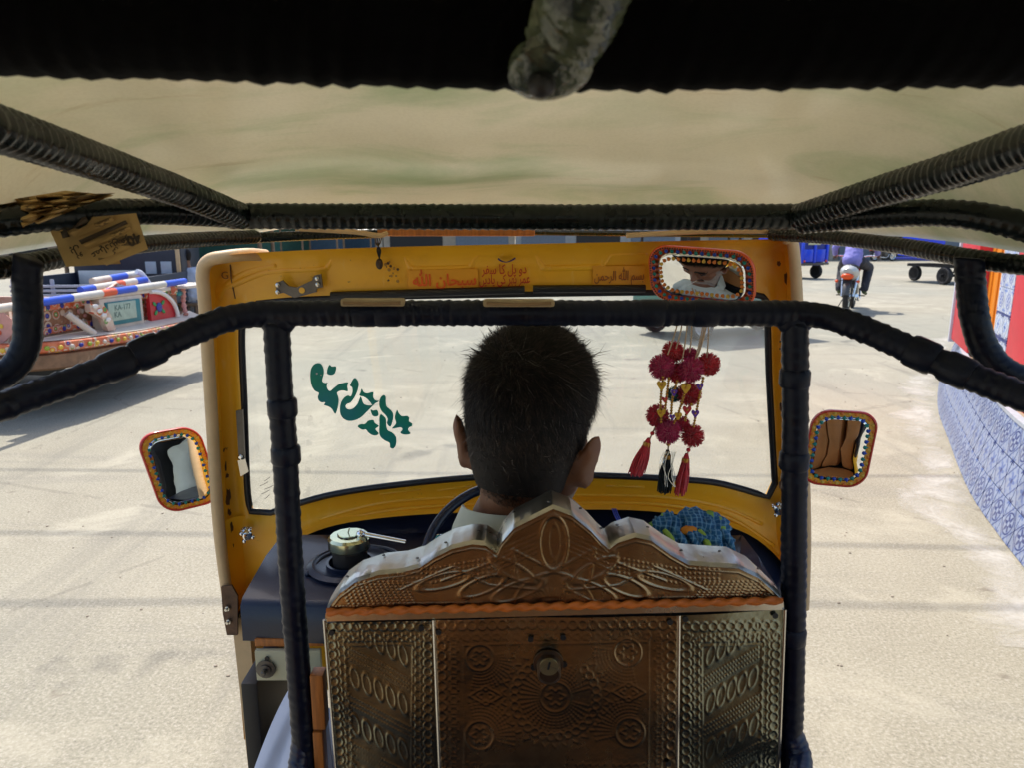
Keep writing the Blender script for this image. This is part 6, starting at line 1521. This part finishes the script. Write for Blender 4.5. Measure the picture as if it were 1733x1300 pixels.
# collar and cigarette
cl = MB(); nk = J['neck']; L_ = []
for (r_, z_) in ((.082, -.035), (.077, .004), (.072, .030), (.075, .031), (.088, .002), (.094, -.020)):
    L_.append([nk + V(r_ * math.cos(a) * (1 + .15 * max(0, math.sin(a))), r_ * math.sin(a) * .98 - .004, z_ + .012 * max(0, -math.sin(a)) - .085 * max(0, math.sin(a)) ** .8) for a in [rad(125 + 290 * i / 40) for i in range(41)]])
cl.loft(L_, False).build('collar', SHIRT, drv, 70)
cg = MB().tube([TH(.004, .098, -.070), TH(-.012, .145, -.088)], .0036, 8).build('cigarette_paper', WHITE, None, 40)
cg.name = 'cigarette'; tag(cg, "lit cigarette between the driver's lips", 'cigarette')
MB().tube([TH(.006, .092, -.068), TH(-.001, .113, -.076)], .0038, 8).build('cigarette_filter', mat('filter_tan', (.55, .30, .10), .6), cg, 40)
# loose shirt tail spread over the driver's left thigh
vs = []; nu, nv = 40, 40
for j in range(nv + 1):
    for i in range(nu + 1):
        a, b = i / nu, j / nv; l = 505 + (402 - 505) * b ** .72; r_ = 548 + 20 * b; px_, py_ = l + (r_ - l) * a, 1150 + 210 * b + 25 * (1 - a) * b
        f = .010 * b ** .5 * (1 - 2 * abs(math.sin(a * 5.2 + b * 1.4 + .6))) + .006 * math.sin(a * 17 + b * 5) * b
        vs.append(P(px_, py_, .985 - .045 * math.sin(math.pi * min(1, a * .9 + .1)) * b + f + .06 * (1 - a) ** 2))
n = nu + 1; fs = [(j * n + i, j * n + i + 1, (j + 1) * n + i + 1, (j + 1) * n + i) for j in range(nv) for i in range(nu)]
mb = MB(); mb.add(vs, fs); mb.add([v + V(0, .003, 0) for v in vs], fs); mb.build('shirt_tail', TROU, drv, 180)
# ------------------------------------------------------------------ rider on the motorcycle
LIL = mat('lilac_cotton', (.26, .24, .62), .75, var=.10, vs=6, bump=.3, bs=9); DKT = mat('dark_trousers', (.028, .026, .036), .75, var=.2)
def L2W(o, x, y, z):
    return Vector(o.location) + Matrix.Rotation(o.rotation_euler.z, 3, 'Z') @ (Vector((x, y, z)) * o.scale.x)
def rider_pose(b):
    W = lambda x, y, z: L2W(b, x, y, z); d = Matrix.Rotation(b.rotation_euler.z, 3, 'Z')
    return dict(head=W(0, .10, 1.62), neck=W(0, .06, 1.43), chest=W(0, .0, 1.25), pelvis=W(0, -.18, .92), shL=W(-.20, .04, 1.37), shR=W(.20, .04, 1.37), elL=W(-.34, .10, 1.13), elR=W(.36, .12, 1.14),
                wrL=W(-.34, .20, 1.02), wrR=W(.37, .20, 1.02), hdL=d @ V(-.1, 1, -.2), hdR=d @ V(.1, 1, -.2), hnL=V(0, 0, -1), hnR=V(0, 0, -1), hpL=W(-.11, -.12, .90), hpR=W(.11, -.12, .90),
                knL=W(-.20, .30, .78), knR=W(.24, .30, .78), anL=W(-.20, .02, .38), anR=W(.22, .02, .38), toL=W(-.21, .17, .31), toR=W(.24, .17, .31))
person('person', 'man in a lilac shirt and dark trousers riding the motorcycle', rider_pose(bike), (0, 0, bike.rotation_euler.z), LIL, DKT, SKIN2, 1.08, .011, shoe_m=mat('olive_shoe', (.06, .09, .03), .6), bulk=1.22)
# ------------------------------------------------------------------ two people sitting by the shaded stall
MAR = mat('maroon_cotton', (.10, .022, .045), .8, var=.15); BLU2 = mat('grey_blue_cotton', (.40, .46, .58), .8, var=.1); ORS = mat('coral_scarf', (.50, .16, .12), .8, var=.15)
def seat_pose(x, y, z, rz):
    d = Matrix.Rotation(rz, 3, 'Z'); W = lambda a, b, c_: V(x, y, 0) + d @ V(a, b, c_)
    return dict(head=W(0, .05, z + .72), neck=W(0, .02, z + .53), chest=W(0, 0, z + .34), pelvis=W(0, -.02, z + .05), shL=W(-.19, .02, z + .47), shR=W(.19, .02, z + .47), elL=W(-.25, .12, z + .25), elR=W(.25, .12, z + .25),
                wrL=W(-.14, .32, z + .18), wrR=W(.14, .32, z + .18), hpL=W(-.10, .05, z + .03), hpR=W(.10, .05, z + .03), knL=W(-.14, .42, z + .08), knR=W(.14, .42, z + .08), anL=W(-.14, .40, z - .36), anR=W(.14, .40, z - .36), toL=W(-.14, .53, z - .42), toR=W(.14, .53, z - .42))
def stool(x, y, z, label):
    s_ = thing('wooden_stool', (x, y, 0), label, 'stool', group='stools by the stall')
    MB().box((0, 0, z - .09), (.36, .36, .05), bev=.01).build('seat', WOODD, s_, 30)
    for a in (-1, 1):
        for b_ in (-1, 1): MB().tube([(a * .13, b_ * .13, z - .11), (a * .16, b_ * .16, 0)], .02, 8).build('leg', WOODD, s_, 40)
s1p = (-6.40, 13.6); s2p = (-5.50, 12.2)
person('person', 'man in maroon sitting by the crates with a coral scarf over his shoulders', seat_pose(*s1p, .48, rad(-80)), (0, 0, rad(-80)), MAR, DKT, SKIN2, 1.0, .012)
stool(*s1p, .48, 'low wooden stool under the seated man in maroon')
o = thing('shoulder_scarf', (s1p[0], s1p[1], .95), 'coral scarf draped on the shoulders of the man in maroon', 'scarf', rad(-80))
MB().tube(catmull([(-.25, .05, -.10), (-.19, .05, .03), (-.10, -.04, .09), (0, -.10, .10), (.10, -.04, .09), (.19, .05, .03), (.25, .05, -.10)], 5), .05, 10, flat=.55).build('cloth_roll', ORS, o, 180)
for s_ in (-1, 1): MB().prism([V(s_ * .21, .08, -.08), V(s_ * .29, .08, -.08), V(s_ * .29, .13, -.38), V(s_ * .22, .13, -.38)], (0, .015, 0)).build('scarf_end', ORS, o)
person('person', 'man in a grey blue shirt sitting half hidden behind the yellow frame', seat_pose(*s2p, .48, rad(60)), (0, 0, rad(60)), BLU2, DKT, SKIN2, 1.0, .012)
stool(*s2p, .48, 'low wooden stool under the man in grey blue')
# ------------------------------------------------------------------ pompom charm hanging from the mirror
HY = 1.285
hm = thing('hanging_charm', P(1155, 545, HY), 'bundle of crimson wool pompoms, beads and tassels hanging below the rear-view mirror', 'car charm', local=False)
WCR = mat('crimson_wool', (.62, .02, .06), .9, var=.3, vs=60, sheen=.4); WMG = mat('magenta_wool', (.58, .03, .14), .9, var=.3, vs=60, sheen=.4); WTL = mat('teal_wool', (.005, .14, .15), .9, var=.3, sheen=.3); WBK = mat('black_wool', (.012, .016, .018), .9, var=.3); WRD = mat('red_wool', (.62, .03, .045), .9, var=.3, vs=60, sheen=.4)
STRG = mat('jute_string', (.50, .36, .24), .8, var=.2)
kp = M(HY, 640)
def pompom(px, py, r, m, dY=0.0, n=1100):
    c0 = P(px, py, HY + dY); r_ = r * kp; rr = random.Random(int(px * 7 + py)); mb = MB(); mb.ball(c0, r_ * .70, 14, 10)
    for i in range(n):
        z = rr.uniform(-1, 1); a = rr.uniform(0, 6.283); q_ = math.sqrt(1 - z * z); d = Vector((q_ * math.cos(a), q_ * math.sin(a), z)); d = (d + Vector((rr.gauss(0, .12), rr.gauss(0, .12), rr.gauss(0, .12) - .03))).normalized()
        L_ = r_ * rr.uniform(.84, 1.08); s_ = d.orthogonal().normalized(); s_ = Matrix.Rotation(rr.uniform(0, 6.28), 3, d) @ s_; w = r_ * .028
        t_ = d.cross(s_); mb.add([c0 + d * r_ * .5 + s_ * w * .6, c0 + d * r_ * .5 - s_ * w * .6, c0 + d * L_ - s_ * w, c0 + d * L_ + s_ * w, c0 + d * r_ * .5 + t_ * w * .6, c0 + d * L_ + t_ * w], [(0, 1, 2, 3), (0, 4, 5, 3), (1, 2, 5, 4)])
    return mb.build('pompom', m, hm)
for a in ((1139, 595, 19, WRD, .01), (1168, 601, 14, WMG, .03), (1120, 621, 22, WMG, 0), (1146, 631, 18, WCR, .005), (1169, 626, 22, WMG, -.012), (1199, 616, 20, WRD, 0), (1166, 667, 21, WRD, .01), (1141, 668, 14, WTL, .02), (1113, 704, 20, WCR, .005), (1131, 731, 22, WMG, -.012), (1154, 718, 14, WCR, .012), (1172, 738, 20, WRD, 0)): pompom(*a)
for (x0, x1, y1) in ((1146, 1130, 600), (1154, 1144, 590), (1163, 1154, 612), (1171, 1167, 596), (1193, 1178, 612), (1196, 1182, 600), (1199, 1196, 605), (1190, 1176, 610)):
    MB().tube(catmull([P(x0 + 1, 522, HY), P(x0, 548, HY), P((x0 + x1) / 2 + 1, (548 + y1) / 2, HY - .006), P(x1, y1, HY - .008)], 4), .0013, 6).build('string', STRG, hm, 40)
BEAD = mat('gold_bead', (.50, .24, .03), .3, .3, var=.2)
bsrc = None
def bead_line(pts, r=.0028):
    global bsrc
    for p in resample(catmull(pts, 5), r * 1.9):
        if bsrc is None: bsrc = MB().ball(p, r, 8, 6).build('gold_bead', BEAD, hm, 180)
        else: inst(bsrc, 'gold_bead', hm, p)
for ln in (((1122, 638), (1118, 680), (1119, 715)), ((1132, 640), (1126, 690), (1124, 700)), ((1146, 645), (1138, 675), (1136, 700)), ((1162, 650), (1156, 675), (1146, 705), (1140, 718)), ((1170, 685), (1162, 700), (1160, 712)), ((1190, 640), (1180, 690), (1174, 722))):
    bead_line([P(a, b, HY - .018) for a, b in ln])
HRT = [(0, -1), (.55, -.35), (.9, .25), (.75, .75), (.35, .85), (0, .5), (-.35, .85), (-.75, .75), (-.9, .25), (-.55, -.35)]
PUR = mat('purple_bead', (.12, .02, .35), .3, var=.2); GLD = mat('gold_heart', (.62, .36, .03), .3, .3, var=.15)
for (px, py, r, m_) in ((1120, 653, 9, GLD), (1119, 700, 8, GLD), (1161, 658, 9, GLD), (1148, 705, 7, GLD), (1163, 695, 8, RED), (1185, 655, 6, PUR), (1177, 701, 7, PUR), (1141, 665, 6, PUR), (1138, 707, 5, PUR), (1125, 677, 5, RED)):
    c0 = P(px, py, HY - .024); pts = catmull([c0 + Vector((a * r * kp, 0, b * r * kp)) for a, b in HRT], 3, True)
    ho = MB().prism(pts, (0, .004, 0)).build('heart_bead', m_, hm, 30)
    MB().lathe([(r * kp * .28, 0), (r * kp * .2, .0014)], c0 + Vector((0, -.0003, r * kp * .1)), (0, -1, 0), 10).build('heart_centre', BEAD, ho, 40)
def tassel(pts, w, m, n=70):
    rr = random.Random(int(pts[0][0])); mb = MB(); a, b = P(*pts[0], HY), P(*pts[1], HY)
    for i in range(n):
        ang = rr.uniform(0, 6.28); r_ = math.sqrt(rr.random()); o0 = Vector((math.cos(ang), math.sin(ang), 0)) * r_ * w * kp * .45; o1 = Vector((math.cos(ang), math.sin(ang), 0)) * r_ * w * kp + Vector((rr.gauss(0, .002), rr.gauss(0, .002), rr.uniform(0, .008)))
        mb.tube(catmull([a + o0 * .4, a.lerp(b, .2) + o0 * 1.4, a.lerp(b, .6) + o1 * .9 + Vector((rr.gauss(0, .0015), 0, 0)), b + o1], 3), .0011, 4, False)
    t = mb.build('tassel', m, hm, 180)
    c1 = a.lerp(b, .16); MB().tube([c1 + (a - b).normalized() * .004, c1 - (a - b).normalized() * .004], w * kp * .62, 10).build('tassel_band', BEAD, t, 40)
tassel(((1098, 742), (1077, 806)), 11, WRD); tassel(((1130, 762), (1125, 836)), 10, WBK); tassel(((1162, 768), (1150, 838)), 11, WRD)
for (px, py, m_) in ((1104, 734, WRD), (1165, 762, WRD), (1131, 752, GLD)): MB().ball(P(px, py, HY - .004), .0042, 10, 8).build('round_bead', m_, hm, 180)
for ln in (((1110, 722), (1104, 734), (1099, 745)), ((1132, 745), (1131, 758), (1130, 768)), ((1170, 752), (1166, 762), (1162, 772))): MB().tube([P(a, b, HY) for a, b in ln], .0016, 6).build('string', STRG, hm, 40)
SLV = mat('tinsel', (.7, .7, .66), .2, 1.0)
for i in range(9):
    x0 = 1120 + i * 2.5; MB().tube(catmull([P(x0 + 4, 765, HY - .01), P(x0 - 3 + R.uniform(-6, 6), 785, HY - .014), P(x0 + R.uniform(-8, 8), 808, HY - .012), P(x0 + R.uniform(-4, 8), 825, HY - .01)], 4), .0007, 4, flat=.4).build('tinsel_strand', SLV, hm)
# ------------------------------------------------------------------ folded newspaper tucked over the left bar
q = MN('newsprint', .8)
nz = q.noise(55, 3, .5, 0, (1, 1, 2.2)); sheetc = q.mix(q.rng(q.noise(9, 5), .3, .7), (.44, .29, .10), (.54, .37, .15))
rows_ = ((q.z * 260).sin()).gt(.15) * nz.gt(.50)
PAPER = q.done(q.mix(rows_ * .75, sheetc, (.07, .045, .02)))
PPLAIN = mat('plain_newsprint', (.50, .34, .13), .8, var=.12, vs=20); INK = mat('newspaper_ink', (.035, .024, .015), .8, var=.2)
PBAND = mat('printed_band', (.075, .055, .035), .8, var=.25, vs=90)
nws = thing('newspaper', P(170, 400, .95), 'folded yellowed newspaper page hanging from the roof bar at the left', 'newspaper', local=False)
def sheet(name, c4, Y0, m, nu=12, nv=10, wav=.004, ph=0, dY=0):
    vs = []
    for j in range(nv + 1):
        for i in range(nu + 1):
            u_, v_ = i / nu, j / nv; a = [(c4[0][k] * (1 - u_) + c4[1][k] * u_) * (1 - v_) + (c4[3][k] * (1 - u_) + c4[2][k] * u_) * v_ for k in (0, 1)]
            vs.append(P(a[0], a[1], Y0 + dY * v_ + wav * math.sin(u_ * 4 + v_ * 3 + ph)))
    mb = MB(); n = nu + 1; fs = [(j * n + i, j * n + i + 1, (j + 1) * n + i + 1, (j + 1) * n + i) for j in range(nv) for i in range(nu)]
    mb.add(vs, fs); mb.add([v + Vector((0, .0006, 0)) for v in vs], fs); return mb.build(name, m, nws, 60)
sheet('back_page', [(76, 370), (170, 366), (204, 446), (112, 451)], .815, PPLAIN, ph=1)
sheet('folded_page', [(100, 372), (230, 360), (250, 421), (180, 449)], .80, PPLAIN, ph=0, wav=.003)
def strip_on(c4, m, name, Y=.7955): sheet(name, c4, Y, m, 6, 3, .0025)
strip_on([(100, 378), (145, 366), (150, 374), (108, 393)], PBAND, 'printed_band'); strip_on([(133, 406), (212, 372), (216, 378), (138, 413)], PBAND, 'printed_band'); strip_on([(102, 391), (112, 389), (118, 400), (106, 403)], PBAND, 'printed_band', .810)
for (c4) in ([(118, 394), (188, 366), (194, 373), (128, 402)], [(142, 414), (218, 381), (222, 388), (148, 421)], [(150, 424), (222, 392), (238, 410), (168, 440)]): strip_on(c4, PAPER, 'printed_column', .7960)
tx = (P(215, 396, .9) - P(155, 424, .9)).normalized(); tz = Vector((0, 0, 1)); tz = (tz - tx * tz.dot(tx)).normalized(); kq = M(.80, 400)
lettering('printed_number', '40', INK, nws, P(226, 404, (.7925)), -tx, -tz, 24 * kq, .0002, .03)
lettering('printed_number', '100', PPLAIN, nws, P(118, 380, (.7925)), -tx, -tz, 11 * kq, .0002, .02)
for (a, b, sz, word) in ((206, 410, 17, 'سفر'), (186, 417, 17, 'یادیں'), (166, 428, 16, 'عمر'), (196, 424, 10, 'کی'), (128, 424, 17, 'پل'), (136, 434, 13, 'دو')):
    lettering('printed_word', shape_rtl(word), INK, nws, P(a, b, (.7925) if a > 145 else (.8075)), -tx, -tz, sz * kq, .0002, .01)
# crumpled part of the same paper wrapped over the bar
nw2 = thing('crumpled_newspaper', P(70, 352, .84), 'crumpled newspaper wad stuffed between the roof bars at the left edge', 'newspaper', local=False)
rr = random.Random(3)
for (c4, Y0, ph) in (([(0, 340), (110, 322), (192, 330), (30, 384)], .775, 0), ([(-30, 350), (60, 336), (100, 352), (28, 392)], .765, 2), ([(60, 330), (195, 326), (150, 342), (70, 350)], .77, 4), ([(30, 362), (110, 346), (130, 352), (40, 388)], .76, 1)):
    vs = []; nu, nv = 14, 8
    for j in range(nv + 1):
        for i in range(nu + 1):
            u_, v_ = i / nu, j / nv; a = [(c4[0][k] * (1 - u_) + c4[1][k] * u_) * (1 - v_) + (c4[3][k] * (1 - u_) + c4[2][k] * u_) * v_ for k in (0, 1)]
            vs.append(P(a[0], a[1], Y0 + .010 * math.sin(u_ * 9 + v_ * 6 + ph) + .008 * math.sin(v_ * 14 - u_ * 5 + ph) + rr.gauss(0, .0012)))
    n = nu + 1; mb = MB(); fs = [(j * n + i, j * n + i + 1, (j + 1) * n + i + 1, (j + 1) * n + i) for j in range(nv) for i in range(nu)]
    mb.add(vs, fs); mb.add([v + Vector((0, .0008, 0)) for v in vs], fs); mb.build('paper_fold', PAPER if ph % 2 == 0 else PPLAIN, nw2, 40)
# ------------------------------------------------------------------ checked scarf bundled on the dashboard
q = MN('checked_cotton', .85)
dd = q.noise(9, 3, .5); u_ = q.x + dd * .05; v_ = q.z * 1.0 + q.y * .6 + dd * .06
g1 = ((u_ * 620).sin()).gt(.60); g2 = ((v_ * 660).sin()).gt(.66)
cc = q.mix(q.rng(q.noise(30, 4), .3, .7), (.006, .065, .16), (.012, .12, .24))
cc = q.mix(g1 * .45, cc, (.22, .40, .52)); cc = q.mix(g2 * .35, cc, (.20, .40, .50))
edge_ = q.noise(11, 2, .5, 0, None, 4.0).gt(.62); cc = q.mix(edge_ * ((u_ * 300).sin().gt(-.2)) * .9, cc, (.25, .42, .05)); CLOTH = q.done(cc)
sf = thing('checked_scarf', (P(1168, 915, 1.30).x, 1.30, zt), 'blue and green checked scarf bundled up on the dashboard', 'scarf', local=False)
cs_ = P(1168, 908, 1.30); cs_.z = zt + .042
def crumple(c0, rad3, seed, amp, n=56, k2=30):
    rr = random.Random(seed); mb = MB(); vs = []; fs = []
    waves = [(Vector((rr.gauss(0, 1), rr.gauss(0, 1), rr.gauss(0, 1))).normalized() * rr.uniform(3, 11), rr.uniform(0, 6.28), rr.uniform(.4, 1)) for _ in range(14)]
    for i in range(k2 + 1):
        th = math.pi * i / k2
        for j in range(n):
            a = 2 * math.pi * j / n; d = Vector((math.sin(th) * math.cos(a), math.sin(th) * math.sin(a), math.cos(th)))
            f = sum(w * (1 - 2 * abs(math.sin(v.dot(d) + p))) for v, p, w in waves) / 6; f = 1 + amp * f
            p = Vector((d.x * rad3[0] * f, d.y * rad3[1] * f, d.z * rad3[2] * f)); p.z = max(p.z, -rad3[2] * .9); vs.append(c0 + p)
    for i in range(k2):
        for j in range(n): fs.append((i * n + j, (i + 1) * n + j, (i + 1) * n + (j + 1) % n, i * n + (j + 1) % n))
    return mb.add(vs, fs)
crumple(cs_ + V(.015, 0, -.002), (.074, .060, .058), 5, .34).build('cloth_bundle', CLOTH, sf, 180)
crumple(cs_ + V(-.045, -.01, .004), (.046, .045, .044), 9, .36).build('cloth_fold', CLOTH, sf, 180)
crumple(cs_ + V(-.012, -.035, .026), (.018, .008, .010), 2, .2, 24, 14).build('orange_corner', mat('orange_cloth', (.68, .22, .01), .8), sf, 180)
for j in range(6):
    a = -.5 + j * .32; MB().tube(catmull([cs_ + V(-.06 + j * .022, -.035, .028), cs_ + V(-.045 + j * .022, -.052, .004), cs_ + V(-.05 + j * .025, -.055, -.03)], 6), [.004 + .003 * math.sin(i * .4) for i in range(13)], 8).build('cloth_pleat', CLOTH if j % 3 else mat('cloth_border', (.30, .42, .05), .85, var=.4, vs=120), sf, 180)
